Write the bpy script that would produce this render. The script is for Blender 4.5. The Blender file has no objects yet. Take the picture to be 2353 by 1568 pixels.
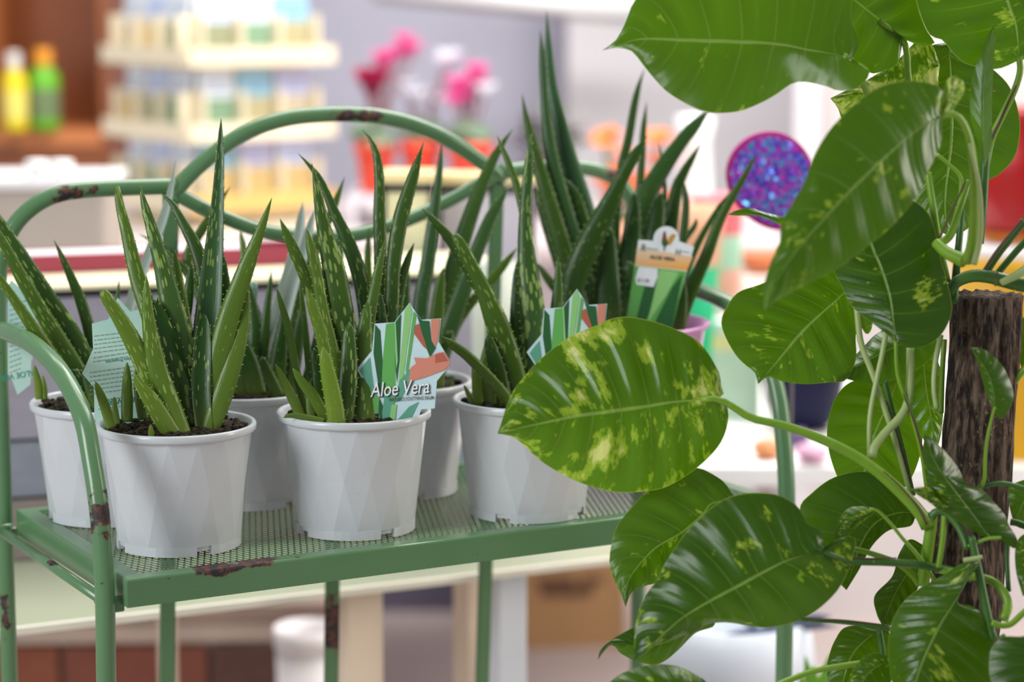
import bpy, bmesh, math, random
from mathutils import Vector, Matrix
random.seed(7)
PI = math.pi
SC = bpy.context.scene
COL = SC.collection

# ------------------------------------------------------------------ camera, world, lights, exposure
W, H, F = 2353.0, 1568.0, 5500.0
CAMZ = 1.5
PITCH = math.atan((H/2 + 50)/F)
cd = bpy.data.cameras.new('camera')
cam = bpy.data.objects.new('camera', cd); COL.objects.link(cam)
cam.location = (0, 0, CAMZ)
cam.rotation_euler = (PI/2 - PITCH, 0, 0)
cd.sensor_width = 36.0
cd.lens = F/W*36.0
cd.clip_start = 0.05
cd.dof.use_dof = True
cd.dof.focus_distance = 2.13
cd.dof.aperture_fstop = 2.9
SC.camera = cam
SC.view_settings.view_transform = 'Standard'
SC.view_settings.look = 'None'
SC.view_settings.gamma = 1.0
SC.view_settings.use_curve_mapping = False
SC.view_settings.exposure = 0.0
wd = bpy.data.worlds.new('world'); SC.world = wd
wd.use_nodes = True
wd.node_tree.nodes['Background'].inputs[0].default_value = (0.93, 0.96, 1.0, 1)
wd.node_tree.nodes['Background'].inputs[1].default_value = 0.36

def area(name, loc, target, sx, sy, power, col=(1, 1, 1)):
    l = bpy.data.lights.new(name, 'AREA'); l.shape = 'RECTANGLE'; l.size = sx; l.size_y = sy
    l.energy = power; l.color = col
    o = bpy.data.objects.new(name, l); COL.objects.link(o); o.location = loc
    o.rotation_euler = (Vector(target) - Vector(loc)).to_track_quat('-Z', 'Y').to_euler()
    return o
area('skylight', (0.6, 3.3, 3.4), (0.3, 2.3, 0.8), 2.6, 1.8, 88, (1.0, 0.99, 0.95))
area('window_light', (-2.3, 0.2, 2.2), (0, 2.3, 1.0), 1.1, 1.7, 78, (0.94, 0.98, 1.0))
area('doorway_light', (2.6, 2.2, 1.7), (0.2, 2.6, 1.0), 0.28, 1.7, 40, (1.0, 0.92, 0.82))
area('background_fill', (-0.4, 4.0, 3.2), (-0.4, 5.2, 1.0), 2.5, 1.0, 58, (1.0, 0.98, 0.95))  # added fill that brightens the far bench and back wall, not an actual lamp
area('background_fill', (1.3, 4.3, 3.2), (0.9, 4.6, 0.8), 1.6, 1.2, 58, (1.0, 0.99, 0.97))  # second added fill, brightening the white table and right wall

# ------------------------------------------------------------------ pixel helpers
FW = Vector((0, math.cos(PITCH), -math.sin(PITCH)))
UP = Vector((0, math.sin(PITCH), math.cos(PITCH)))
RT = Vector((1, 0, 0))
CAM = Vector((0, 0, CAMZ))
def ray(px, py):
    return FW + RT*((px - W/2)/F) - UP*((py - H/2)/F)
def P(px, py, d):
    return CAM + ray(px, py)*d
def PZ(px, py, z):
    r = ray(px, py); return CAM + r*((z - CAMZ)/r.z)
def PPL(px, py, p0, n):
    r = ray(px, py); return CAM + r*((p0 - CAM).dot(n)/r.dot(n))

# ------------------------------------------------------------------ material helpers
MATS = {}
class N:
    def __init__(s, name):
        s.m = bpy.data.materials.new(name); s.m.use_nodes = True
        s.t = s.m.node_tree; s.t.nodes.clear()
        s.out = s.t.nodes.new('ShaderNodeOutputMaterial')
    def n(s, typ, **kw):
        nd = s.t.nodes.new('ShaderNode' + typ)
        for k, v in kw.items():
            if k.startswith('i_'):
                nd.inputs[int(k[2:])].default_value = v
            else:
                setattr(nd, k, v)
        return nd
    def l(s, a, b): s.t.links.new(a, b)
    def math(s, op, a, b=None, c=None, clamp=False):
        nd = s.t.nodes.new('ShaderNodeMath'); nd.operation = op; nd.use_clamp = clamp
        for i, v in enumerate((a, b, c)):
            if v is None: continue
            if isinstance(v, (int, float)): nd.inputs[i].default_value = v
            else: s.l(v, nd.inputs[i])
        return nd.outputs[0]
    def mix(s, f, a, b):
        nd = s.t.nodes.new('ShaderNodeMix'); nd.data_type = 'RGBA'
        for i, v in ((0, f), (6, a), (7, b)):
            if isinstance(v, (int, float)): nd.inputs[i].default_value = v
            elif isinstance(v, tuple): nd.inputs[i].default_value = v if len(v) == 4 else v + (1,)
            else: s.l(v, nd.inputs[i])
        return nd.outputs[2]
    def ramp(s, f, a, b):
        nd = s.t.nodes.new('ShaderNodeMapRange'); nd.interpolation_type = 'SMOOTHSTEP'
        nd.inputs[1].default_value = a; nd.inputs[2].default_value = b
        s.l(f, nd.inputs[0]); return nd.outputs[0]
    def noise(s, scale, vec=None, detail=3.0, rough=0.5):
        nd = s.t.nodes.new('ShaderNodeTexNoise'); nd.inputs['Scale'].default_value = scale
        nd.inputs['Detail'].default_value = detail; nd.inputs['Roughness'].default_value = rough
        if vec is not None: s.l(vec, nd.inputs['Vector'])
        return nd.outputs[0]
    def xyz(s, x, y, z):
        nd = s.t.nodes.new('ShaderNodeCombineXYZ')
        for i, v in enumerate((x, y, z)):
            if isinstance(v, (int, float)): nd.inputs[i].default_value = v
            else: s.l(v, nd.inputs[i])
        return nd.outputs[0]
    def attr(s, name):
        nd = s.t.nodes.new('ShaderNodeAttribute'); nd.attribute_type = 'OBJECT'; nd.attribute_name = name
        return nd.outputs[2]
    def bump(s, h, strength=0.3, dist=0.002):
        nd = s.t.nodes.new('ShaderNodeBump'); nd.inputs['Strength'].default_value = strength
        nd.inputs['Distance'].default_value = dist; s.l(h, nd.inputs['Height']); return nd.outputs[0]
    def bsdf(s, color, rough=0.5, spec=0.5, normal=None, metal=0.0, trans=None, transf=0.0, sss=0.0, coat=0.0):
        b = s.t.nodes.new('ShaderNodeBsdfPrincipled')
        if isinstance(color, tuple): b.inputs['Base Color'].default_value = color + (1,)
        else: s.l(color, b.inputs['Base Color'])
        if isinstance(rough, (int, float)): b.inputs['Roughness'].default_value = rough
        else: s.l(rough, b.inputs['Roughness'])
        b.inputs['Specular IOR Level'].default_value = spec
        b.inputs['Metallic'].default_value = metal
        b.inputs['Coat Weight'].default_value = coat
        if sss:
            b.inputs['Subsurface Weight'].default_value = sss
            b.inputs['Subsurface Radius'].default_value = (0.02, 0.02, 0.02)
            b.inputs['Subsurface Scale'].default_value = 0.5
        if normal is not None: s.l(normal, b.inputs['Normal'])
        res = b.outputs[0]
        if trans is not None:
            tr = s.t.nodes.new('ShaderNodeBsdfTranslucent')
            if isinstance(trans, tuple): tr.inputs[0].default_value = trans + (1,)
            else: s.l(trans, tr.inputs[0])
            mx = s.t.nodes.new('ShaderNodeMixShader'); mx.inputs[0].default_value = transf
            s.l(res, mx.inputs[1]); s.l(tr.outputs[0], mx.inputs[2]); res = mx.outputs[0]
        s.l(res, s.out.inputs[0]); return s.m

def srgb(r, g, b):
    f = lambda c: (c/255.0/12.92) if c <= 10 else ((c/255.0 + 0.055)/1.055)**2.4
    return (f(r), f(g), f(b))

def plain(name, col, rough=0.5, spec=0.4, var=0.12, scale=20.0, bump=0.0, trans=0.0):
    """solid colour with a slight procedural mottling"""
    if name in MATS: return MATS[name]
    k = N(name)
    tc = k.n('TexCoord')
    nz = k.noise(scale, tc.outputs['Object'], 4)
    dark = tuple(c*(1 - var) for c in col); lite = tuple(min(1, c*(1 + var)) for c in col)
    c = k.mix(nz, dark, lite)
    nm = k.bump(nz, bump, 0.003) if bump else None
    MATS[name] = k.bsdf(c, rough, spec, nm, trans=(c if trans else None), transf=trans)
    return MATS[name]

# ------------------------------------------------------------------ object helpers
def mobj(name, me, mat, parent=None, smooth=False):
    o = bpy.data.objects.new(name, me); COL.objects.link(o)
    if mat is not None and not me.materials: me.materials.append(mat)
    if smooth:
        me.polygons.foreach_set('use_smooth', [True]*len(me.polygons))
    if parent is not None:
        o.parent = parent
    return o
def bobj(name, bm, mat, parent=None, smooth=False, off=None):
    if off is not None:
        bmesh.ops.translate(bm, verts=bm.verts, vec=-Vector(off))
    me = bpy.data.meshes.new(name); bm.to_mesh(me); bm.free()
    return mobj(name, me, mat, parent, smooth)
def pyobj(name, vs, fs, mat, parent=None, smooth=False, off=None):
    if off is not None: vs = [Vector(v) - off for v in vs]
    me = bpy.data.meshes.new(name); me.from_pydata([tuple(v) for v in vs], [], fs); me.update()
    return mobj(name, me, mat, parent, smooth)
def empty(name, loc, label, cat, group=None, rz=0):
    o = bpy.data.objects.new(name, None); COL.objects.link(o)
    o.empty_display_size = 0.02
    o.location = loc; o.rotation_euler = (0, 0, rz)
    tag(o, label, cat, group); return o
def tag(o, label, cat, group=None):
    o['label'] = label; o['category'] = cat
    if group: o['group'] = group
    return o
def struct(o):
    o['kind'] = 'structure'; return o

def box(bm, c, s, rz=0.0, bevel=0.0, tilt=None):
    r = bmesh.ops.create_cube(bm, size=1.0)
    vs = r['verts']
    bmesh.ops.scale(bm, verts=vs, vec=s)
    if bevel > 0:
        es = list({e for v in vs for e in v.link_edges})
        bb = bmesh.ops.bevel(bm, geom=es, offset=bevel, segments=2, affect='EDGES', profile=0.5)
        vs = list({v for f in bb['faces'] for v in f.verts} | {v for v in vs if v.is_valid})
    M = Matrix.Rotation(rz, 4, 'Z')
    if tilt is not None: M = M @ tilt
    bmesh.ops.transform(bm, matrix=Matrix.Translation(c) @ M, verts=vs)
    return vs
def boxobj(name, c, s, mat, parent=None, rz=0.0, bevel=0.0, off=None, tilt=None):
    bm = bmesh.new(); box(bm, c, s, rz, bevel, tilt)
    return bobj(name, bm, mat, parent, off=off)

def crom(pts, n):
    """Catmull-Rom through pts (tuples of any length), n+1 samples by arc length of the first two values"""
    k = len(pts); dim = len(pts[0])
    if k == 2:
        return [tuple(a + (b - a)*i/n for a, b in zip(*pts)) for i in range(n + 1)]
    q = [tuple(2*a - b for a, b in zip(pts[0], pts[1]))] + list(pts) + [tuple(2*a - b for a, b in zip(pts[-1], pts[-2]))]
    dense = []
    for i in range(k - 1):
        p0, p1, p2, p3 = q[i:i + 4]
        for j in range(12):
            t = j/12
            dense.append(tuple(0.5*((2*b) + (-a + c)*t + (2*a - 5*b + 4*c - d)*t*t + (-a + 3*b - 3*c + d)*t**3)
                               for a, b, c, d in zip(p0, p1, p2, p3)))
    dense.append(tuple(pts[-1]))
    L = [0.0]
    m = min(dim, 3) if dim == 3 and False else 2
    for a, b in zip(dense, dense[1:]):
        L.append(L[-1] + math.sqrt(sum((a[i] - b[i])**2 for i in range(m))) + 1e-9)
    out = []; j = 0
    for i in range(n + 1):
        s = L[-1]*i/n
        while j < len(L) - 2 and L[j + 1] < s: j += 1
        f = (s - L[j])/(L[j + 1] - L[j]); f = min(max(f, 0), 1)
        out.append(tuple(a + (b - a)*f for a, b in zip(dense[j], dense[j + 1])))
    return out

def tube_vf(path, radii, seg=10, caps=True, flat=1.0, side=None):
    """tube along world points; flat<1 squashes the section"""
    vs, fs = [], []
    n = len(path); prev = None
    for i, p in enumerate(path):
        a = path[max(i - 1, 0)]; b = path[min(i + 1, n - 1)]
        T = (b - a).normalized() if (b - a).length > 1e-9 else Vector((0, 0, 1))
        if prev is None:
            ref = side if side is not None else (Vector((0, 1, 0)) if abs(T.y) < 0.8 else Vector((1, 0, 0)))
            A = (ref - T*ref.dot(T)).normalized()
        else:
            A = (prev - T*prev.dot(T)).normalized()
        prev = A; B = T.cross(A)
        r = radii[i] if isinstance(radii, (list, tuple)) else radii
        for k in range(seg):
            th = 2*PI*k/seg
            vs.append(p + A*(r*flat*math.cos(th)) + B*(r*math.sin(th)))
    for i in range(n - 1):
        for k in range(seg):
            a = i*seg + k; b = i*seg + (k + 1) % seg
            fs.append((a, b, b + seg, a + seg))
    if caps:
        fs.append(tuple(range(seg - 1, -1, -1))); fs.append(tuple(range((n - 1)*seg, n*seg)))
    return vs, fs
def tubeobj(name, path, radii, mat, parent=None, seg=12, off=None, flat=1.0, side=None):
    vs, fs = tube_vf(path, radii, seg, True, flat, side)
    return pyobj(name, vs, fs, mat, parent, True, off)

def lathe(bm, prof, seg=40, c=(0, 0, 0), close=False):
    rings = []
    for r, z in prof:
        if r < 1e-6:
            rings.append([bm.verts.new((c[0], c[1], c[2] + z))])
        else:
            rings.append([bm.verts.new((c[0] + r*math.cos(2*PI*k/seg), c[1] + r*math.sin(2*PI*k/seg), c[2] + z)) for k in range(seg)])
    for a, b in zip(rings, rings[1:]):
        for k in range(seg):
            k2 = (k + 1) % seg
            if len(a) == 1 and len(b) == 1: continue
            if len(a) == 1: bm.faces.new((a[0], b[k2], b[k]))
            elif len(b) == 1: bm.faces.new((a[k], a[k2], b[0]))
            else: bm.faces.new((a[k], a[k2], b[k2], b[k]))
def latheobj(name, prof, mat, parent=None, seg=40, c=(0, 0, 0), smooth=True):
    bm = bmesh.new(); lathe(bm, prof, seg, c)
    bmesh.ops.recalc_face_normals(bm, faces=bm.faces)
    return bobj(name, bm, mat, parent, smooth)

def poly_px(name, pts, d, mat, parent, off, thick=0.0004):
    """flat card cut to an outline given in pixels at depth d, with real thickness"""
    n = len(pts)
    vs = [P(x, y, d) for x, y in pts] + [P(x, y, d) + FW*thick for x, y in pts]
    bm = bmesh.new()
    bv = [bm.verts.new(v - off) for v in vs]
    f1 = bm.faces.new(bv[:n]); f2 = bm.faces.new(bv[n:][::-1])
    for i in range(n):
        j = (i + 1) % n
        bm.faces.new((bv[i], bv[i + n], bv[j + n], bv[j]))
    bmesh.ops.recalc_face_normals(bm, faces=bm.faces)
    bmesh.ops.triangulate(bm, faces=[f1, f2])
    return bobj(name, bm, mat, parent)

def text_px(name, s, px, py, hpx, d, mat, parent, off, ang=0.0, shear=0.0, wide=1.0, center=False, bold=0.0, flip=False):
    cu = bpy.data.curves.new(name, 'FONT'); cu.body = s; cu.size = 1.0; cu.shear = shear; cu.offset = bold
    cu.resolution_u = 3
    if center: cu.align_x = 'CENTER'
    o = bpy.data.objects.new(name, cu); COL.objects.link(o)
    dg = bpy.context.evaluated_depsgraph_get()
    me = bpy.data.meshes.new_from_object(o.evaluated_get(dg))
    bpy.data.objects.remove(o); bpy.data.curves.remove(cu)
    k = hpx/0.72; ca, sa = math.cos(ang), math.sin(ang)
    for v in me.vertices:
        x, y = v.co.x*k*wide, v.co.y*k
        if flip: x, y = -x, -y
        v.co = P(px + x*ca + y*sa, py + x*sa*1.0 - y*ca, d) - off
    me.update()
    return mobj(name, me, mat, parent)
# ------------------------------------------------------------------ shared materials
ZS = CAMZ - 0.509           # height of the green stand's shelf
def ZD(py, d):              # world height of an image row at a depth
    return P(W/2, py, d).z

# --- green stand: a local frame (u along its length, v towards its back)
S_FL = PZ(292, 1333, ZS); S_FR = PZ(1790, 1145, ZS)
UDIR = (S_FR - S_FL).normalized(); SL = (S_FR - S_FL).length
VDIR = Vector((-UDIR.y, UDIR.x, 0)); SW = 0.315
def S(u, v, z): return S_FL + UDIR*u + VDIR*v + Vector((0, 0, z - ZS))
def SB(px, py, v=SW + 0.012): return PPL(px, py, S(0, v, ZS), VDIR)      # on the stand's back plane
def SE(px, py, u): return PPL(px, py, S(u, 0, ZS), UDIR)                  # on one of its end planes

def stand_material():
    k = N('chipped_green_paint')
    geo = k.n('NewGeometry'); pos = geo.outputs['Position']
    n1 = k.noise(90, pos, 5, 0.65); n2 = k.noise(12, pos, 3)
    rust = None
    spots = [(SB(160, 444), .019, .007), (SB(135, 452), .013, .006), (SB(205, 436), .010, .006), (SB(790, 265), .017, .007), (SB(835, 266), .017, .006),
             (SE(222, 1150, -0.015), .012, .016), (SE(230, 1185, -0.015), .012, .016), (SE(236, 1235, -0.015), .006, .010),
             (S(0.085, 0.004, ZS), .022, .007), (S(0.122, 0.004, ZS), .020, .004), (S(0.16, 0.004, ZS), .003, .003),
             (SB(760, 1420), .016, .020), (SB(758, 1460), .014, .018),
             (SE(1405, 400, SL), .010, .008), (SE(110, 1290, -0.02), .012, .004), (SE(10, 1420, -0.015), .008, .03)]
    for c, rx, rz in spots:
        sub = k.n('VectorMath', operation='SUBTRACT'); k.l(pos, sub.inputs[0]); sub.inputs[1].default_value = tuple(c)
        sc = k.n('VectorMath', operation='MULTIPLY'); k.l(sub.outputs[0], sc.inputs[0]); sc.inputs[1].default_value = (1/rx, 1/rx, 1/rz)
        ln = k.n('VectorMath', operation='LENGTH'); k.l(sc.outputs[0], ln.inputs[0])
        f = k.math('SUBTRACT', 1.0, ln.outputs['Value'])
        rust = f if rust is None else k.math('MAXIMUM', rust, f)
    edge = k.math('ADD', rust, k.math('MULTIPLY', k.math('SUBTRACT', n1, 0.5), 2.6))
    m = k.ramp(edge, 0.02, 0.12)
    halo = k.ramp(edge, -0.15, 0.1)
    rc = k.mix(k.ramp(k.noise(160, pos, 3), 0.45, 0.6), (0.012, 0.010, 0.014), (0.10, 0.03, 0.016))
    fine = k.ramp(k.noise(140, pos, 2, 0.7), 0.735, 0.76)
    gc = k.mix(n2, (0.080, 0.176, 0.076), (0.104, 0.214, 0.098))
    gc = k.mix(k.math('MULTIPLY', halo, 0.45), gc, (0.14, 0.09, 0.04))
    gc = k.mix(k.math('MULTIPLY', fine, 0.7), gc, (0.03, 0.015, 0.01))
    col = k.mix(m, gc, rc)
    rg = k.math('MULTIPLY_ADD', m, 0.4, 0.23)
    return k.bsdf(col, rg, 0.5, k.bump(k.math('SUBTRACT', n2, k.math('MULTIPLY', m, 0.5)), 0.25, 0.001))
M_STAND = stand_material()

def leaf_material():
    """pothos leaf: u = along the midrib, v = across; per-leaf properties tint, varieg, seed"""
    k = N('pothos_leaf')
    uv = k.n('UVMap', uv_map='UVMap')
    sp = k.n('SeparateXYZ'); k.l(uv.outputs[0], sp.inputs[0])
    t = sp.outputs[0]; s = k.math('MULTIPLY_ADD', sp.outputs[1], 2.0, -1.0)
    a = k.math('ABSOLUTE', s)
    w = k.math('SUBTRACT', t, k.math('MULTIPLY', a, 0.14))
    tint, vg, seed, rel = k.attr('tint'), k.attr('varieg'), k.attr('seed'), k.attr('relief')
    sgn = k.math('SIGN', s)
    vec = k.xyz(k.math('MULTIPLY', w, 26.0), k.math('MULTIPLY', s, 3.2), k.math('ADD', seed, k.math('MULTIPLY', sgn, 3.0)))
    vec2 = k.xyz(k.math('MULTIPLY', w, 5.0), k.math('MULTIPLY', s, 1.6), k.math('ADD', seed, 11.0))
    n1 = k.noise(1.0, vec, 5, 0.62); n2 = k.noise(1.0, vec2, 2)
    vmask = k.math('ADD', k.math('MULTIPLY', n1, 0.62), k.math('MULTIPLY', n2, 0.55))
    thr = k.math('SUBTRACT', 0.795, k.math('MULTIPLY', vg, 0.30))
    diff = k.math('SUBTRACT', vmask, thr)
    m1 = k.ramp(diff, -0.02, 0.035)          # light green flecks
    m2 = k.ramp(diff, 0.05, 0.12)            # cream patches
    base = k.mix(tint, (0.003, 0.026, 0.002), (0.080, 0.190, 0.0015))
    mott = k.noise(1.0, k.xyz(k.math('MULTIPLY', w, 9.0), k.math('MULTIPLY', s, 4.0), seed), 4)
    base = k.mix(k.math('MULTIPLY', mott, 0.22), base, (0.06, 0.15, 0.004))
    c = k.mix(k.math('MULTIPLY', m1, 0.8), base, (0.29, 0.40, 0.03))
    c = k.mix(k.math('MULTIPLY', m2, 0.9), c, (0.62, 0.60, 0.22))
    # lateral veins and the midrib
    fr = k.math('ABSOLUTE', k.math('SUBTRACT', k.math('FRACT', k.math('MULTIPLY', w, 8.0)), 0.5))
    vein = k.math('SUBTRACT', 1.0, k.ramp(fr, 0.0, 0.045))
    fr2 = k.math('ABSOLUTE', k.math('SUBTRACT', k.math('FRACT', k.math('MULTIPLY', w, 32.0)), 0.5))
    mid = k.math('SUBTRACT', 1.0, k.ramp(a, 0.010, 0.034))
    vv = k.math('MAXIMUM', k.math('MULTIPLY', vein, k.math('MULTIPLY', 0.30, k.math('SUBTRACT', 1.0, a))), k.math('MULTIPLY', mid, 0.62))
    c = k.mix(vv, c, (0.27, 0.40, 0.09))
    rim = k.ramp(a, 0.985, 0.998)
    c = k.mix(k.math('MULTIPLY', rim, 0.5), c, (0.40, 0.42, 0.08))
    hgt = k.math('ADD', k.math('MULTIPLY', fr, 1.0), k.math('MULTIPLY', fr2, 0.20))
    hgt = k.math('MULTIPLY', k.math('SUBTRACT', hgt, k.math('MULTIPLY', mid, 0.8)), rel)
    nm = k.bump(hgt, 0.60, 0.0026)
    tr = k.mix(0.5, c, (0.20, 0.46, 0.004))
    return k.bsdf(c, 0.25, 0.30, nm, trans=tr, transf=0.28)
M_LEAF = leaf_material()

def aloe_material():
    """aloe leaf: u = metres*10 along, v across; per-leaf tint, spots, seed"""
    k = N('aloe_leaf')
    uv = k.n('UVMap', uv_map='UVMap')
    sp = k.n('SeparateXYZ'); k.l(uv.outputs[0], sp.inputs[0])
    u, v = sp.outputs[0], sp.outputs[1]
    tint, spt, seed, blue = k.attr('tint'), k.attr('spots'), k.attr('seed'), k.attr('blue')
    vec = k.xyz(k.math('MULTIPLY', u, 7.5), k.math('MULTIPLY', v, 6.5), seed)
    vo = k.n('TexVoronoi'); vo.inputs['Scale'].default_value = 1.0; vo.inputs['Randomness'].default_value = 0.9
    k.l(vec, vo.inputs['Vector'])
    nz = k.noise(1.0, k.xyz(k.math('MULTIPLY', u, 2.2), k.math('MULTIPLY', v, 2.0), seed), 2)
    thr = k.math('MULTIPLY', spt, k.math('MULTIPLY', nz, 0.92))
    m = k.math('SUBTRACT', thr, vo.outputs['Distance'])
    m = k.ramp(m, -0.02, 0.05)
    g = k.mix(tint, (0.007, 0.042, 0.006), (0.190, 0.300, 0.022))
    g = k.mix(k.math('MULTIPLY', blue, 0.6), g, (0.040, 0.115, 0.065))
    mot = k.noise(1.0, k.xyz(k.math('MULTIPLY', u, 1.2), k.math('MULTIPLY', v, 5.0), k.math('ADD', seed, 5.0)), 4)
    g = k.mix(k.math('MULTIPLY', mot, 0.35), g, (0.040, 0.120, 0.012))
    g = k.mix(k.ramp(blue, 1.0, 2.0), g, (0.33, 0.40, 0.35))
    c = k.mix(k.math('MULTIPLY', m, 0.80), g, (0.27, 0.38, 0.09))
    bs = k.ramp(u, 0.42, 0.0)
    c = k.mix(k.math('MULTIPLY', bs, 0.30), c, (0.22, 0.28, 0.05))
    nm = k.bump(k.noise(1.0, k.xyz(k.math('MULTIPLY', u, 6.0), k.math('MULTIPLY', v, 14.0), seed), 3), 0.18, 0.0015)
    return k.bsdf(c, 0.30, 0.34, nm, trans=c, transf=0.12)
M_ALOE = aloe_material()
M_THORN = plain('aloe_tooth', (0.38, 0.45, 0.16), 0.5)

def pot_material(name, col):
    k = N(name)
    tc = k.n('TexCoord'); nz = k.noise(30, tc.outputs['Object'], 4)
    dirt = k.ramp(k.noise(260, tc.outputs['Object'], 2), 0.74, 0.79)
    c = k.mix(nz, tuple(x*0.94 for x in col), col)
    c = k.mix(k.math('MULTIPLY', dirt, 0.5), c, (0.22, 0.2, 0.18))
    return k.bsdf(c, 0.24, 0.5, None, trans=col, transf=0.12)
M_POT = pot_material('white_pot_plastic', (0.585, 0.61, 0.635))
M_PINKPOT = pot_material('pink_pot_plastic', srgb(214, 146, 204))

def soil_material():
    k = N('potting_soil'); tc = k.n('TexCoord')
    n1 = k.noise(220, tc.outputs['Object'], 5, 0.7); n2 = k.noise(60, tc.outputs['Object'], 3)
    c = k.mix(k.ramp(n1, 0.35, 0.75), (0.012, 0.009, 0.006), (0.075, 0.052, 0.034))
    c = k.mix(k.ramp(n2, 0.55, 0.7), c, (0.030, 0.034, 0.012))
    return k.bsdf(c, 0.9, 0.2, k.bump(n1, 0.8, 0.004))
M_SOIL = soil_material()

def bark_material():
    k = N('rough_bark'); tc = k.n('TexCoord')
    mp = k.n('Mapping'); k.l(tc.outputs['Object'], mp.inputs[0]); mp.inputs['Scale'].default_value = (1, 1, 0.16)
    n1 = k.noise(190, mp.outputs[0], 6, 0.68); n2 = k.noise(50, mp.outputs[0], 3); n3 = k.noise(300, tc.outputs['Object'], 3)
    c = k.mix(k.ramp(n1, 0.40, 0.66), (0.012, 0.008, 0.006), (0.20, 0.135, 0.095))
    c = k.mix(k.math('MULTIPLY', k.ramp(n2, 0.45, 0.7), 0.5), c, (0.055, 0.026, 0.016))
    sz = k.n('SeparateXYZ'); k.l(tc.outputs['Object'], sz.inputs[0])
    lich = k.math('MULTIPLY', k.ramp(n3, 0.60, 0.68), k.ramp(k.noise(24, tc.outputs['Object'], 2), 0.56, 0.64))
    c = k.mix(k.math('MULTIPLY', lich, 0.6), c, (0.34, 0.30, 0.16))
    return k.bsdf(c, 0.85, 0.25, k.bump(n1, 1.0, 0.006))
M_BARK = bark_material()

def stem_material(name, a, b):
    k = N(name); tc = k.n('TexCoord')
    n1 = k.noise(60, tc.outputs['Object'], 3); n2 = k.noise(300, tc.outputs['Object'], 3)
    c = k.mix(n1, a, b)
    c = k.mix(k.math('MULTIPLY', k.ramp(n2, 0.66, 0.74), 0.4), c, (0.4, 0.42, 0.2))
    return k.bsdf(c, 0.35, 0.45, None, trans=c, transf=0.15)
M_STEM = stem_material('stem_bright_green', (0.14, 0.30, 0.012), (0.22, 0.38, 0.03))
M_STEMP = stem_material('stem_pale_green', (0.30, 0.42, 0.12), (0.44, 0.52, 0.24))
M_STEMD = stem_material('stem_dark_green', (0.030, 0.105, 0.014), (0.065, 0.17, 0.022))
M_STEMB = stem_material('stem_brown_edge', (0.07, 0.045, 0.02), (0.12, 0.07, 0.035))

# ------------------------------------------------------------------ room shell
def floor_mat():
    k = N('pale_floor'); tc = k.n('TexCoord'); p = tc.outputs['Object']
    n1 = k.noise(1.2, p, 3); n2 = k.noise(35, p, 4)
    c = k.mix(n1, srgb(186, 168, 162), srgb(206, 192, 188))
    c = k.mix(k.math('MULTIPLY', n2, 0.25), c, srgb(180, 160, 150))
    return k.bsdf(c, 0.45, 0.4)
struct(boxobj('floor', (0, 3.0, -0.05), (8.4, 8.4, 0.1), floor_mat()))
M_WALLG = plain('lilac_grey_wall', srgb(180, 178, 194), 0.7, var=0.03, scale=3)
M_WALLW = plain('white_wall', srgb(226, 222, 226), 0.7, var=0.03, scale=3)
wl = Vector((-3.6, 6.5, 0)); wr = P(1700, 300, 6.4)
struct(boxobj('wall_back', ((wl.x + wr.x)/2, 6.55, 1.4), (wr.x - wl.x, 0.1, 2.8), M_WALLG))
e0 = P(1853, 300, 5.5)
struct(boxobj('wall_right', (e0.x + 0.85, 5.55, 1.4), (1.7, 0.1, 2.8), plain('warm_white_wall', srgb(206, 198, 198), 0.7, var=0.03)))
struct(boxobj('trim_1', (e0.x - 0.008, 5.50, 1.4), (0.05, 0.14, 2.8), M_WALLW))
struct(boxobj('wall_glare', (0.52, 6.30, 1.4), (0.75, 0.1, 2.8), M_WALLW))  # white slab before the lilac wall, the bright glare put into its colour
# white board running slantwise along the top of the lilac wall
bl, br = P(860, -26, 5.9), P(1520, 32, 5.9)
tag(tubeobj('white_board', [bl, br], 0.030, plain('white_board_paint', srgb(246, 246, 248), 0.4, var=0.02), seg=4, flat=0.5),
    'long white board slanting across the top of the lilac wall', 'board')

# ------------------------------------------------------------------ the green plant stand
st_root = empty('plant_stand', S(SL/2, SW/2, 0), 'green painted metal plant stand with chipped rust spots and mesh shelf', 'plant stand')
ST = st_root.location.copy()
def sbar(name, a, b, w, t, side):      # flat bar from a to b
    T = (b - a).normalized(); A = side.normalized(); B = T.cross(A)
    vs = [p + A*(x*w/2) + B*(y*t/2) for p in (a, b) for x, y in ((-1, -1), (1, -1), (1, 1), (-1, 1))]
    fs = [(3, 2, 1, 0), (4, 5, 6, 7)] + [(i, (i + 1) % 4, 4 + (i + 1) % 4, 4 + i) for i in range(4)]
    bm = bmesh.new(); bv = [bm.verts.new(v - ST) for v in vs]
    for f in fs: bm.faces.new([bv[i] for i in f])
    bmesh.ops.recalc_face_normals(bm, faces=bm.faces)
    bmesh.ops.bevel(bm, geom=list(bm.edges), offset=min(w, t)*0.18, segments=2, affect='EDGES')
    return bobj(name, bm, M_STAND, st_root)
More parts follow.
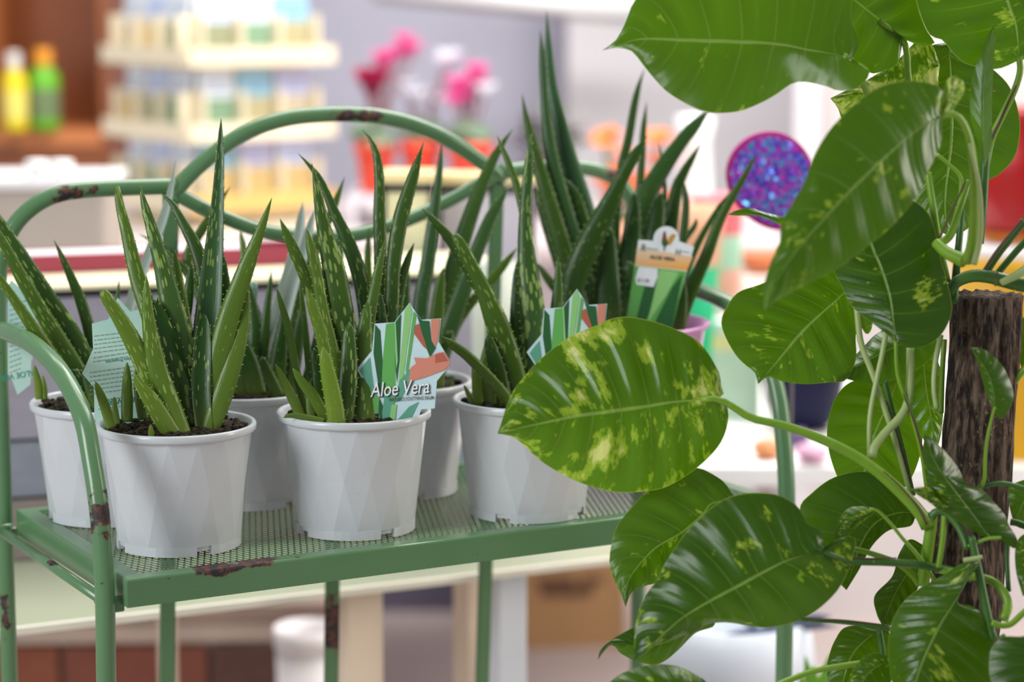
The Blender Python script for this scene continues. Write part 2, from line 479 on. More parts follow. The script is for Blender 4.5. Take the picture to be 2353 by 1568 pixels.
# shelf tray: an angle profile on four sides
LIP, TH, SH = 0.017, 0.0022, 0.025
def tray_side(u0, v0, u1, v1, iu, iv):
    """one side of the tray: top lip + hanging face; (iu, iv) points inwards; mitred corners"""
    a0, a1 = Vector((u0, v0)), Vector((u1, v1))
    dr = (a1 - a0).normalized(); inn = Vector((iu, iv))
    prof = [(0, -SH), (0, -0.002), (0.0007, -0.0006), (0.002, 0.0), (LIP, 0.0), (LIP, -TH), (0.0025, -TH), (0.0022, -SH)]
    vs = []
    for end, sg in ((a0, 1), (a1, -1)):
        for x, z in prof:
            q = end + inn*x + dr*(sg*x); vs.append(S(q.x, q.y, ZS + z))
    n = len(prof)
    fs = [(i, (i + 1) % n, n + (i + 1) % n, n + i) for i in range(n)]
    bm = bmesh.new(); bv = [bm.verts.new(v - ST) for v in vs]
    for f in fs: bm.faces.new([bv[i] for i in f])
    bm.faces.new(bv[:n]); bm.faces.new(bv[n:][::-1])
    bmesh.ops.recalc_face_normals(bm, faces=bm.faces)
    return bobj('shelf_edge', bm, M_STAND, st_root)
tray_side(0, 0, SL, 0, 0, 1); tray_side(SL, 0, SL, SW, -1, 0); tray_side(SL, SW, 0, SW, 0, -1); tray_side(0, SW, 0, 0, 1, 0)
# expanded-metal panel
pu, pv, sw_ = 0.0062, 0.0150, 0.0016
vs, fs = [], []
def strand(a, b):
    d = (b - a).normalized(); nrm = Vector((-d.y, d.x))*sw_/2
    base = len(vs)
    for z in (ZS - 0.0006, ZS - 0.0011):
        for p, sg in ((a, 1), (b, 1), (b, -1), (a, -1)):
            q = p + nrm*sg; vs.append(S(q.x, q.y, z) - ST)
    fs.extend([(base, base + 1, base + 2, base + 3), (base + 7, base + 6, base + 5, base + 4),
               (base, base + 4, base + 5, base + 1), (base + 3, base + 2, base + 6, base + 7)])
nu, nv = int((SL - 0.026)/pu), int((SW - 0.026)/(pv/2))
for j in range(nv):
    v0 = 0.013 + j*pv/2; v1 = v0 + pv/2; o = 0.5*(j % 2)
    for i in range(nu + 1):
        u = 0.013 + (i + o)*pu
        for sg in (-1, 1):
            u2 = u + sg*pu/2
            if 0.012 < u2 < SL - 0.012: strand(Vector((u, v0)), Vector((u2, v1)))
mp_ = pyobj('mesh_panel', vs, fs, M_STAND, st_root); mp_['kind'] = 'stuff'
# front posts rising into the arms, which curve back to the rear posts
RP, RB = 0.0086, 0.0074
def arm(pts, u, foot_px):
    path = [SE(x, y, u) for x, y in crom(pts, 36)]
    foot = path[-1].copy(); foot.z = 0.0
    path += [path[-1].lerp(foot, t) for t in (0.3, 0.65, 1.0)]
    tubeobj('arm_post', path, RP, M_STAND, st_root, 18, ST)
    return path
la = arm([(-6, 757), (32, 768), (75, 791), (112, 824), (142, 860), (170, 910), (195, 975), (213, 1070), (226, 1155), (234, 1240), (241, 1369), (244, 1560)], -0.015, None)
ra = arm([(1545, 652), (1600, 666), (1640, 681), (1680, 702), (1718, 738), (1748, 785), (1772, 850), (1790, 920), (1799, 1000), (1806, 1090), (1808, 1200), (1804, 1400), (1801, 1560)], SL + 0.015, None)
VB = SW + 0.012
# back frame: one bent tube from rear post to rear post
bf = [(-4, 760), (-4, 690), (-2, 620), (12, 560), (38, 512), (75, 476), (120, 451), (170, 439), (250, 433), (330, 430), (400, 428)]
path = [SB(x, y) for x, y in crom(bf, 40)]
ft = path[0].copy(); ft.z = 0
path = [ft, ft.lerp(path[0], 0.5)] + path
tubeobj('back_post', path, RB*1.1, M_STAND, st_root, 16, ST)
bf2 = [(1150, 396), (1230, 386), (1310, 384), (1370, 392), (1415, 412), (1444, 446), (1462, 500), (1470, 580), (1472, 680)]
path = [SB(x, y) for x, y in crom(bf2, 30)]
ft = path[-1].copy(); ft.z = 0
path = path + [path[-1].lerp(ft, 0.5), ft]
tubeobj('back_post', path, RB*1.1, M_STAND, st_root, 16, ST)
arch = [(396, 448), (430, 408), (480, 362), (540, 318), (600, 289), (670, 270), (740, 263), (800, 262), (860, 266), (930, 280), (1000, 306), (1060, 340), (1110, 375), (1156, 412)]
tubeobj('back_arch', [SB(x, y) for x, y in crom(arch, 44)], RB*1.1, M_STAND, st_root, 16, ST)
low = [(396, 440), (450, 470), (520, 502), (600, 530), (690, 543), (770, 545), (850, 533), (940, 504), (1020, 468), (1090, 430), (1156, 394)]
tubeobj('back_arch', [SB(x, y) for x, y in crom(low, 36)], RB, M_STAND, st_root, 16, ST)
for xt, yt, xb in ((392, 432, 384), (773, 545, 761), (1142, 420, 1108)):
    a = SB(xt, yt); b = SB(xb, 1560); b = a + (b - a)*((a.z - 0.12)/(a.z - b.z))
    sbar('back_slat', a, b, 0.0155, 0.006, UDIR)
# lower back rail, lower end rails, brackets, bolts
sbar('lower_rail', S(-0.01, VB, 0.13), S(SL + 0.01, VB, 0.13), 0.014, 0.008, Vector((0, 0, 1)))
for u, pth in ((-0.015, la), (SL + 0.015, ra)):
    zr = ZS - 0.021
    fv = (pth[-1] - S(0, 0, 0)).dot(VDIR)
    tubeobj('end_rail', [S(u, fv, zr), S(u, VB, zr)], 0.0048, M_STAND, st_root, 12, ST)
    tubeobj('end_rail', [S(u, fv, 0.13), S(u, VB, 0.13)], 0.0048, M_STAND, st_root, 12, ST)
    sg = 1 if u < 0 else -1
    for v in (fv, VB - 0.004):
        bm = bmesh.new()
        lathe(bm, [(0.0001, -0.004), (RP + 0.0035, -0.004), (RP + 0.0042, 0), (RP + 0.0035, 0.004), (0.0001, 0.004)], 18, tuple(S(u, v, ZS - 0.018) - ST))
        if v != fv: bobj('collar', bm, M_STAND, st_root, True)
        else: bm.free()
        boxobj('bracket', S(u + sg*0.010, v + 0.004, ZS - 0.026) - ST, (0.016, 0.012, 0.012), M_STAND, st_root, math.atan2(UDIR.y, UDIR.x), 0.0015)
        bm = bmesh.new(); r = bmesh.ops.create_uvsphere(bm, u_segments=10, v_segments=6, radius=0.0035)
        bmesh.ops.translate(bm, verts=bm.verts, vec=S(u - sg*0.001, v + 0.014, ZS - 0.024) - ST)
        bobj('bolt', bm, M_STAND, st_root, True)
# ------------------------------------------------------------------ potted aloes
PR, PB, PH = 0.0715, 0.0555, 0.112
def pot_mesh():
    """white plastic pot: rolled rim, faceted wall, stepped foot with drainage notches"""
    bm = bmesh.new(); NS = 16
    def ring(r, z, off, n=NS): return [bm.verts.new((r*math.cos(2*PI*(k + off)/n), r*math.sin(2*PI*(k + off)/n), z)) for k in range(n)]
    zs = [0.008, 0.056, 0.105]; rr = lambda z: (PB + (PR - 0.004 - PB)*z/0.104)
    rs = [ring(rr(zs[0]), zs[0], 0), ring(rr(zs[1]), zs[1], 0.5), ring(rr(zs[2]), zs[2], 0)]
    for a, b, o in ((rs[0], rs[1], 0), (rs[1], rs[2], 1)):
        for k in range(NS):
            k2 = (k + 1) % NS
            if o == 0:
                bm.faces.new((a[k], a[k2], b[k])); bm.faces.new((b[k], a[k2], b[k2]))
            else:
                bm.faces.new((a[k], b[k2], b[k])); bm.faces.new((a[k], a[k2], b[k2]))
    for f in bm.faces: f.smooth = False
    # inner skin
    lathe(bm, [(rr(0.1) - 0.0035, 0.104), (rr(0.008) - 0.002, 0.004), (0.0, 0.004)], 48)
    # foot, with four notches
    seg = 48
    for k in range(seg):
        if k % 12 in (0, 1): continue
        a0, a1 = 2*PI*k/seg, 2*PI*(k + 1)/seg
        ro, ri = PB + 0.0009, PB - 0.004
        q = []
        for z in (0.0, 0.0085):
            for r, a in ((ro, a0), (ro, a1), (ri, a1), (ri, a0)):
                q.append(bm.verts.new((r*math.cos(a), r*math.sin(a), z)))
        for f in ((0, 1, 5, 4), (2, 3, 7, 6), (4, 5, 6, 7), (3, 2, 1, 0), (1, 2, 6, 5), (3, 0, 4, 7)):
            bm.faces.new([q[i] for i in f])
    bmesh.ops.recalc_face_normals(bm, faces=bm.faces)
    me = bpy.data.meshes.new('pot'); bm.to_mesh(me); bm.free(); me.materials.append(M_POT); return me
def rim_mesh():
    bm = bmesh.new()
    lathe(bm, [(PR - 0.0075, 0.1020), (PR - 0.0035, 0.1038), (PR - 0.0010, 0.1050), (PR, 0.1062), (PR + 0.0003, 0.1105), (PR - 0.0008, PH), (PR - 0.0030, PH), (PR - 0.0042, 0.1105), (PR - 0.0075, 0.102)], 72)
    bmesh.ops.recalc_face_normals(bm, faces=bm.faces)
    me = bpy.data.meshes.new('rim'); bm.to_mesh(me); bm.free(); me.materials.append(M_POT)
    me.polygons.foreach_set('use_smooth', [True]*len(me.polygons)); return me
def soil_mesh(r, z, seed, lumps=90):
    rnd = random.Random(seed); bm = bmesh.new()
    rings = 14; seg = 44; prev = None
    for i in range(rings + 1):
        rr_ = r*i/rings
        if i == 0: cur = [bm.verts.new((0, 0, z + 0.004))]
        else:
            cur = [bm.verts.new((rr_*math.cos(2*PI*k/seg), rr_*math.sin(2*PI*k/seg), z + 0.004*(1 - (i/rings)**2) + rnd.uniform(-.0018, .0022)*(i < rings))) for k in range(seg)]
            for k in range(seg):
                k2 = (k + 1) % seg
                if len(prev) == 1: bm.faces.new((prev[0], cur[k], cur[k2]))
                else: bm.faces.new((prev[k], cur[k], cur[k2], prev[k2]))
        prev = cur
    for _ in range(lumps):
        a, q = rnd.uniform(0, 2*PI), r*0.93*math.sqrt(rnd.random())
        rad = rnd.uniform(.0012, .0042)
        m = Matrix.Translation((q*math.cos(a), q*math.sin(a), z + 0.003 + rad*0.2)) @ Matrix.Diagonal((rad*rnd.uniform(.8, 1.6), rad, rad*rnd.uniform(.6, 1), 1))
        bmesh.ops.create_icosphere(bm, subdivisions=1, radius=1.0, matrix=m)
    me = bpy.data.meshes.new('soil'); bm.to_mesh(me); bm.free(); me.materials.append(M_SOIL); return me
ME_POT, ME_RIM = pot_mesh(), rim_mesh()

def aloe_leaf(root, pts, db, dt, tint=0.25, spots=0.6, blue=0.0, conc=False, blunt=False, roll=0.0, teeth=True, seed=None):
    """pts: (px, py, width px) from base to tip; depth runs db -> dt; a thick lens-section leaf with marginal teeth"""
    off = root.location
    n = 26
    sm = crom(pts, n)
    C, Wd = [], []
    for i, (x, y, w) in enumerate(sm):
        t = i/n; d = db + (dt - db)*(t**1.15)
        C.append(P(x, y, d)); Wd.append(max(w, 0.6)*d/F/2)
    if not blunt:
        for i in range(n + 1):
            t = i/n
            if t > 0.9: Wd[i] *= max(0.06, math.sqrt(max(0, (1 - t)/0.1)))
    else:
        Wd[n] *= 0.7
    vs, fs, uvs = [], [], []
    K = 12; L = 0.0
    edgeL, edgeR = [], []
    for i in range(n + 1):
        T = (C[min(i + 1, n)] - C[max(i - 1, 0)]).normalized()
        if i: L += (C[i] - C[i - 1]).length
        view = (CAM - C[i]).normalized()
        Nn = (view - T*view.dot(T)).normalized()
        Nn = Matrix.Rotation(roll, 3, T) @ Nn
        Sd = T.cross(Nn)
        a = Wd[i]; b = a*(0.42 if not conc else 0.50)
        for k in range(K):
            th = 2*PI*k/K; cx, sy = math.cos(th), math.sin(th)
            if conc:     # hollow face turned to the viewer
                y = (-b*0.75*(1 - cx*cx) + a*0.10) if sy > 0.01 else (b*sy*1.25 if sy < -0.01 else a*0.12)
            else:        # rounded back turned to the viewer
                y = b*sy*1.05 if sy > -0.01 else b*0.15*sy
            vs.append(C[i] + Sd*(a*cx) + Nn*y - off)
            uvs.append((L*10, 0.5 + 0.5*cx if sy >= -0.01 else 0.5 + 0.5*cx + 3.0))
        edgeL.append((C[i] + Sd*(a*0.985) - off, Sd, T)); edgeR.append((C[i] - Sd*(a*0.985) - off, -Sd, T))
    for i in range(n):
        for k in range(K):
            a_, b_ = i*K + k, i*K + (k + 1) % K
            fs.append((a_, b_, b_ + K, a_ + K))
    fs.append(tuple(range(n*K, n*K + K))); fs.append(tuple(range(K - 1, -1, -1)))
    me = bpy.data.meshes.new('leaf')
    nb = len(fs)
    rnd = random.Random((seed if seed is not None else int(pts[0][0]*7 + pts[-1][1])))
    if teeth and Wd[n//3] > 0.0024:
        step = 0.0085; 
        for E_ in (edgeL, edgeR):
            acc = rnd.uniform(0, step)
            for i in range(2, n - 1):
                seg = (E_[i + 1][0] - E_[i][0]).length
                while acc < seg:
                    f = acc/seg; p = E_[i][0].lerp(E_[i + 1][0], f); sd, T = E_[i][1], E_[i][2]
                    w = Wd[i]; h = min(0.0021, 0.0007 + 0.085*w); hw = 0.0009
                    nr = sd.cross(T)
                    b0 = len(vs)
                    vs += [p - T*hw - sd*0.0006, p + T*hw - sd*0.0006, p + nr*0.0006 - sd*0.0006, p - nr*0.0006 - sd*0.0006, p + sd*h + T*hw*0.8]
                    uvs += [(0, 0)]*5
                    fs += [(b0, b0 + 2, b0 + 4), (b0 + 2, b0 + 1, b0 + 4), (b0 + 1, b0 + 3, b0 + 4), (b0 + 3, b0, b0 + 4)]
                    acc += step*rnd.uniform(0.75, 1.3)
                acc -= seg
    me.from_pydata([tuple(v) for v in vs], [], fs)
    ul = me.uv_layers.new(name='UVMap')
    for lp in me.loops: ul.data[lp.index].uv = uvs[lp.vertex_index]
    me.materials.append(M_ALOE); me.materials.append(M_THORN)
    sm_ = [True]*nb + [False]*(len(fs) - nb); me.polygons.foreach_set('use_smooth', sm_)
    me.polygons.foreach_set('material_index', [0]*nb + [1]*(len(fs) - nb))
    me.update()
    o = mobj('leaf', me, None, root)
    o['tint'] = float(tint); o['spots'] = float(spots); o['blue'] = float(blue)
    o['seed'] = float(rnd.uniform(0, 50)); return o

def potted_aloe(px, py, label, seed, leaves, spin=0.0, group='white potted aloes on the green stand', uv=None):
    b = PZ(px, py, ZS) if uv is None else S(uv[0], uv[1], ZS)
    root = empty('potted_aloe', (b.x, b.y, ZS + 0.0005), label, 'potted plant', group)
    o = mobj('pot', ME_POT, None, root); o.rotation_euler = (0, 0, spin)
    mobj('rim', ME_RIM, None, o)
    mobj('soil', soil_mesh(PR - 0.0058, 0.1055, seed, 170), None, root)
    d0 = b.y*math.cos(PITCH) + (CAMZ - ZS - 0.11)*math.sin(PITCH)   # axial depth of the crown
    for pts, o0, o1, kw in leaves:
        aloe_leaf(root, pts, d0 + o0, d0 + o1, **kw)
    return root, d0
K = lambda **k: k
FIL = dict(tint=0.08, spots=0.35)

A_LEAVES = [
 ([(458, 990, 62), (468, 880, 68), (476, 760, 64), (486, 640, 52), (499, 480, 31), (505, 370, 20), (508, 272, 12)], .008, .030, K(tint=.16, spots=.62, blue=.75, conc=True)),
 ([(425, 985, 55), (385, 860, 50), (350, 740, 44), (316, 640, 37), (290, 530, 27), (275, 470, 20), (269, 428, 15)], .012, .035, K(tint=.42, spots=.75, blunt=True)),
 ([(445, 990, 58), (428, 880, 68), (408, 780, 70), (380, 640, 44), (350, 530, 28), (332, 470, 19), (321, 426, 13)], -.004, -.005, K(tint=.22, spots=.80, blue=.25)),
 ([(405, 1000, 42), (360, 905, 46), (318, 810, 44), (280, 740, 36), (248, 690, 28), (236, 668, 24)], -.020, -.055, K(tint=.62, spots=.62, blunt=True)),
 ([(412, 1008, 62), (388, 935, 58), (362, 850, 47), (346, 770, 36), (338, 700, 24), (336, 632, 10)], -.030, -.045, K(tint=.50, spots=.70)),
 ([(470, 992, 48), (488, 900, 52), (508, 800, 54), (530, 715, 48), (566, 615, 38), (600, 525, 20), (625, 454, 9)], -.006, -.012, K(tint=.46, spots=.35)),
 ([(486, 790, 34), (470, 640, 36), (450, 570, 31), (420, 512, 22), (395, 468, 14), (368, 442, 7)], .030, .045, K(tint=.15, spots=.5)),
 ([(478, 996, 44), (512, 905, 48), (542, 810, 42), (560, 740, 28), (570, 655, 10)], -.012, .000, K(tint=.48, spots=.3)),
 ([(446, 860, 22), (428, 740, 24), (414, 660, 21), (406, 610, 16), (401, 574, 10)], .012, .010, K(tint=.45, spots=.55)),
 ([(256, 984, 24), (243, 940, 24), (230, 905, 19), (219, 876, 7)], -.030, -.040, K(tint=.58, spots=.2, teeth=False)),
 ([(292, 970, 26), (292, 920, 27), (292, 870, 20), (292, 832, 7)], -.010, -.010, K(tint=.38, spots=.4, teeth=False)),
 ([(330, 965, 25), (322, 920, 25), (316, 880, 18), (312, 846, 8)], .004, .004, K(tint=.20, spots=.4, teeth=False)),
 ([(270, 975, 14), (264, 940, 14), (262, 912, 6)], -.015, -.015, K(tint=.40, spots=.2, teeth=False)),
 ([(400, 1006, 44), (368, 955, 44), (340, 910, 36), (318, 880, 22), (308, 858, 9)], -.034, -.050, K(tint=.66, spots=.6)),
 ([(348, 1008, 14), (347, 994, 14), (346, 976, 5)], -.052, -.056, K(tint=.75, spots=0, teeth=False)),
 ([(442, 1000, 50), (420, 905, 58), (396, 810, 52), (368, 730, 36), (348, 684, 18)], -.010, -.016, K(tint=.05, spots=.75, conc=True)),
 ([(470, 1000, 40), (462, 900, 46), (466, 800, 40), (470, 720, 22)], -.016, -.010, K(tint=.05, spots=.6, conc=True)),
 ([(350, 965, 30), (356, 800, 30), (372, 690, 22), (390, 600, 12)], .020, .040, FIL),
 ([(500, 960, 40), (528, 830, 40), (520, 690, 30), (505, 560, 14)], .022, .045, FIL),
 ([(380, 970, 34), (400, 840, 36), (430, 700, 26), (440, 600, 12)], .022, .040, FIL),
]
B_LEAVES = [
 ([(820, 985, 58), (812, 880, 62), (797, 800, 62), (782, 716, 62), (765, 610, 52), (740, 505, 30), (726, 420, 17), (716, 374, 9)], -.014, -.030, K(tint=.20, spots=.78)),
 ([(850, 900, 34), (846, 770, 36), (832, 660, 36), (806, 572, 34), (768, 488, 24), (735, 412, 15), (705, 374, 10), (684, 352, 6)], .012, .020, K(tint=.10, spots=.5)),
 ([(775, 900, 32), (745, 760, 32), (712, 660, 31), (675, 575, 26), (655, 530, 18), (643, 502, 9)], -.004, -.030, K(tint=.33, spots=.62)),
 ([(800, 985, 40), (775, 860, 38), (745, 730, 30), (724, 610, 27), (712, 560, 22), (704, 522, 10)], -.026, -.030, K(tint=.50, spots=.65)),
 ([(782, 985, 36), (758, 870, 32), (738, 770, 29), (718, 705, 24), (702, 657, 9)], -.040, -.055, K(tint=.60, spots=.4)),
 ([(775, 985, 42), (768, 930, 42), (756, 870, 37), (747, 825, 27), (741, 796, 12)], -.054, -.062, K(tint=.85, spots=.35)),
 ([(705, 965, 18), (680, 850, 20), (661, 750, 18), (645, 695, 13), (634, 656, 5)], -.020, -.030, K(tint=.35, spots=.1, teeth=False)),
 ([(695, 965, 24), (672, 915, 24), (650, 872, 18), (632, 836, 6)], -.030, -.040, K(tint=.48, spots=.2, teeth=False)),
 ([(760, 985, 28), (722, 915, 27), (695, 880, 22), (672, 846, 8)], -.034, -.044, K(tint=.52, spots=.3, teeth=False)),
 ([(840, 980, 40), (888, 800, 38), (900, 700, 35), (904, 610, 34), (920, 505, 36), (945, 420, 28), (960, 370, 18), (974, 325, 6)], .010, .020, K(tint=.17, spots=.45)),
 ([(862, 900, 28), (870, 700, 30), (874, 600, 30), (872, 500, 29), (872, 420, 24), (866, 360, 19), (850, 318, 11), (832, 297, 5)], .018, .034, K(tint=.18, spots=.5)),
 ([(822, 985, 34), (834, 850, 30), (852, 716, 27), (868, 630, 22), (884, 550, 8)], -.012, -.010, K(tint=.32, spots=.3)),
 ([(880, 900, 24), (908, 740, 24), (925, 640, 22), (940, 590, 15), (952, 557, 6)], .016, .024, K(tint=.18, spots=.35)),
 ([(744, 968, 14), (705, 960, 15), (672, 955, 12), (650, 960, 5)], -.050, -.056, K(tint=.40, spots=.1, teeth=False)),
 ([(720, 960, 17), (706, 800, 17), (696, 710, 14), (689, 644, 5)], .000, -.004, K(tint=.2, spots=.3, teeth=False)),
 ([(836, 985, 52), (838, 880, 56), (836, 780, 40), (846, 690, 18)], -.034, -.020, K(tint=.28, spots=.6)),
 ([(790, 985, 40), (800, 860, 44), (802, 740, 26)], -.044, -.036, K(tint=.14, spots=.6)),
 ([(900, 960, 34), (890, 850, 34), (880, 740, 24), (870, 660, 10)], .004, .010, FIL),
 ([(740, 975, 30), (730, 880, 28), (720, 800, 18)], -.010, -.010, FIL),
 ([(716, 965, 18), (712, 920, 18), (716, 870, 8)], -.030, -.030, K(tint=.3, spots=.1, teeth=False)),
]
C_LEAVES = [
 ([(1200, 945, 54), (1172, 840, 60), (1142, 745, 54), (1108, 660, 36), (1076, 597, 30), (1058, 562, 27), (1044, 540, 22)], -.016, -.040, K(tint=.30, spots=.62, blunt=True)),
 ([(1195, 930, 40), (1160, 800, 40), (1118, 690, 34), (1045, 566, 26), (1008, 520, 21), (985, 494, 15), (969, 478, 7)], .000, -.004, K(tint=.22, spots=.4)),
 ([(1218, 945, 54), (1228, 830, 62), (1226, 750, 60), (1219, 680, 57), (1209, 575, 40), (1207, 505, 30), (1212, 408, 24), (1218, 350, 17), (1222, 305, 6)], -.006, .012, K(tint=.16, spots=.85, blue=.2)),
 ([(1230, 800, 24), (1222, 600, 22), (1192, 445, 18), (1168, 374, 15), (1152, 336, 12), (1142, 310, 7)], .024, .036, K(tint=.34, spots=.2)),
 ([(1186, 945, 28), (1140, 886, 27), (1078, 822, 24), (1040, 793, 20), (1011, 773, 10)], -.034, -.070, K(tint=.30, spots=.4)),
 ([(1100, 930, 24), (1096, 890, 24), (1092, 850, 17), (1088, 828, 6)], -.020, -.020, K(tint=.66, spots=0, teeth=False)),
 ([(1118, 930, 18), (1116, 880, 20), (1112, 850, 9)], -.014, -.014, K(tint=.6, spots=0, teeth=False)),
 ([(1085, 928, 12), (1076, 905, 12), (1066, 885, 4)], -.028, -.034, K(tint=.35, spots=0, teeth=False)),
 ([(1104, 925, 24), (1112, 850, 26), (1122, 790, 18), (1128, 755, 6)], .004, .006, K(tint=.60, spots=0, teeth=False)),
 ([(1134, 930, 16), (1130, 900, 16), (1126, 870, 6)], -.030, -.030, K(tint=.30, spots=0, teeth=False)),
 ([(1240, 945, 50), (1262, 830, 48), (1276, 740, 34), (1282, 660, 22), (1282, 588, 8)], .010, .014, K(tint=.20, spots=.3)),
 ([(1192, 940, 40), (1188, 820, 40), (1186, 700, 26), (1188, 600, 12)], .012, .020, FIL),
 ([(1160, 935, 40), (1142, 850, 40), (1120, 770, 22)], -.026, -.034, K(tint=.12, spots=.4)),
]
D_LEAVES = [
 ([(222, 950, 50), (200, 850, 52), (165, 775, 50), (110, 688, 44), (55, 602, 38), (5, 522, 28), (-30, 458, 12)], -.012, -.030, K(tint=.14, spots=.65)),
 ([(212, 950, 44), (185, 870, 44), (145, 800, 42), (100, 725, 36), (50, 640, 30), (5, 555, 22), (-25, 500, 8)], -.026, -.055, K(tint=.30, spots=.6)),
 ([(200, 950, 36), (165, 890, 36), (120, 822, 33), (80, 760, 29), (40, 700, 24), (5, 648, 17), (-22, 606, 6)], -.040, -.085, K(tint=.50, spots=.5)),
 ([(228, 940, 30), (218, 840, 30), (205, 760, 28), (185, 690, 26), (160, 630, 19), (140, 585, 12), (123, 550, 4)], .006, .000, K(tint=.14, spots=.45)),
 ([(262, 930, 26), (278, 790, 26), (300, 700, 26), (334, 605, 24), (372, 510, 22), (391, 442, 14), (406, 360, 4)], .020, .060, K(tint=.20, spots=.1, blue=2.0, conc=True)),
 ([(250, 900, 16), (258, 780, 15), (268, 700, 12), (274, 642, 4)], .010, .010, K(tint=.2, spots=.2, teeth=False)),
 ([(90, 918, 17), (88, 885, 19), (82, 855, 12), (79, 838, 5)], -.030, -.034, K(tint=.72, spots=0, teeth=False)),
 ([(104, 918, 12), (102, 890, 12), (98, 862, 5)], -.020, -.020, K(tint=.7, spots=0, teeth=False)),
 ([(200, 945, 50), (188, 900, 52), (160, 850, 34)], -.030, -.044, K(tint=.06, spots=.5)),
 ([(240, 940, 40), (240, 860, 40), (250, 780, 20)], -.004, .004, FIL),
 ([(232, 950, 40), (214, 900, 46), (196, 840, 24)], -.036, -.040, FIL),
]
E_LEAVES = [
 ([(560, 905, 46), (500, 770, 30), (440, 640, 24), (395, 595, 18), (350, 555, 10), (318, 538, 4)], .000, .020, K(tint=.2, spots=.2)),
 ([(575, 905, 30), (480, 690, 26), (430, 600, 24), (470, 520, 20), (505, 465, 15), (530, 428, 7)], .010, .034, K(tint=.28, spots=.4)),
 ([(596, 905, 26), (606, 790, 24), (614, 710, 18), (620, 660, 12), (624, 620, 4)], -.010, -.010, K(tint=.12, spots=.2)),
 ([(600, 905, 40), (632, 740, 32), (664, 625, 27), (686, 540, 23), (692, 500, 19), (696, 462, 8)], .008, .020, K(tint=.2, spots=.1, blue=2.0, conc=True)),
 ([(606, 905, 44), (642, 770, 36), (668, 665, 34), (694, 590, 28), (710, 530, 20), (724, 478, 8)], -.004, .010, K(tint=.2, spots=.1, blue=2.0, conc=True)),
 ([(590, 910, 52), (570, 840, 54), (548, 780, 40), (536, 730, 18)], -.020, -.030, K(tint=.04, spots=.3)),
 ([(610, 910, 44), (660, 760, 30), (725, 570, 24), (765, 480, 19), (793, 404, 6)], .014, .040, K(tint=.28, spots=.2)),
 ([(560, 910, 52), (545, 850, 50), (534, 800, 30)], -.020, -.030, K(tint=.04, spots=.3)),
 ([(630, 910, 44), (640, 830, 40), (650, 750, 24), (652, 700, 8)], -.016, -.020, K(tint=.06, spots=.3)),
 ([(660, 910, 40), (676, 820, 36), (690, 740, 24), (700, 690, 8)], -.012, -.010, K(tint=.10, spots=.2)),
 ([(580, 910, 40), (588, 800, 38), (580, 700, 22), (566, 640, 8)], .000, .004, K(tint=.08, spots=.2)),
 ([(520, 905, 30), (540, 720, 26), (560, 600, 18), (552, 527, 12)], .016, .030, K(tint=.45, spots=.1)),
 ([(700, 910, 34), (730, 800, 32), (748, 700, 20)], .000, .006, FIL),
 ([(640, 912, 30), (620, 870, 30), (600, 820, 16)], -.040, -.046, K(tint=.05, spots=.2)),
]
F_LEAVES = [
 ([(955, 900, 40), (962, 790, 40), (968, 690, 37), (982, 610, 34), (996, 505, 28), (1008, 408, 17), (1013, 360, 12), (1016, 325, 5)], -.006, .006, K(tint=.14, spots=.3, blue=.6)),
 ([(975, 900, 44), (1010, 745, 44), (1036, 640, 42), (1060, 560, 40), (1094, 459, 34), (1133, 367, 22), (1158, 325, 15), (1179, 295, 6)], .010, .040, K(tint=.26, spots=.2, blue=.3)),
 ([(985, 900, 46), (1026, 770, 46), (1062, 672, 42), (1090, 593, 34), (1125, 505, 28), (1150, 462, 19), (1170, 430, 8)], .000, .024, K(tint=.22, spots=.2, blue=.5)),
 ([(995, 900, 30), (1040, 765, 26), (1080, 700, 22), (1135, 638, 20), (1165, 600, 16), (1190, 567, 6)], .004, .024, K(tint=.42, spots=.2)),
 ([(985, 900, 36), (995, 790, 36), (1003, 730, 34), (1010, 663, 26), (1015, 635, 18), (1019, 614, 7)], -.026, -.030, K(tint=.36, spots=.0)),
 ([(1012, 905, 12), (1014, 880, 15), (1018, 852, 6)], -.036, -.036, K(tint=.55, spots=0, teeth=False)),
 ([(1034, 905, 10), (1036, 885, 11), (1042, 862, 4)], -.030, -.030, K(tint=.45, spots=0, teeth=False)),
 ([(930, 905, 44), (928, 790, 44), (930, 690, 26), (936, 600, 10)], -.010, -.006, K(tint=.08, spots=.3)),
 ([(900, 905, 40), (880, 790, 36), (870, 690, 20)], .000, .006, FIL),
 ([(970, 905, 40), (1000, 830, 40), (1040, 760, 22)], -.020, -.010, K(tint=.12, spots=.3)),
 ([(870, 905, 34), (850, 760, 30), (845, 620, 20), (848, 520, 8)], .016, .026, K(tint=.35, spots=.1)),
]
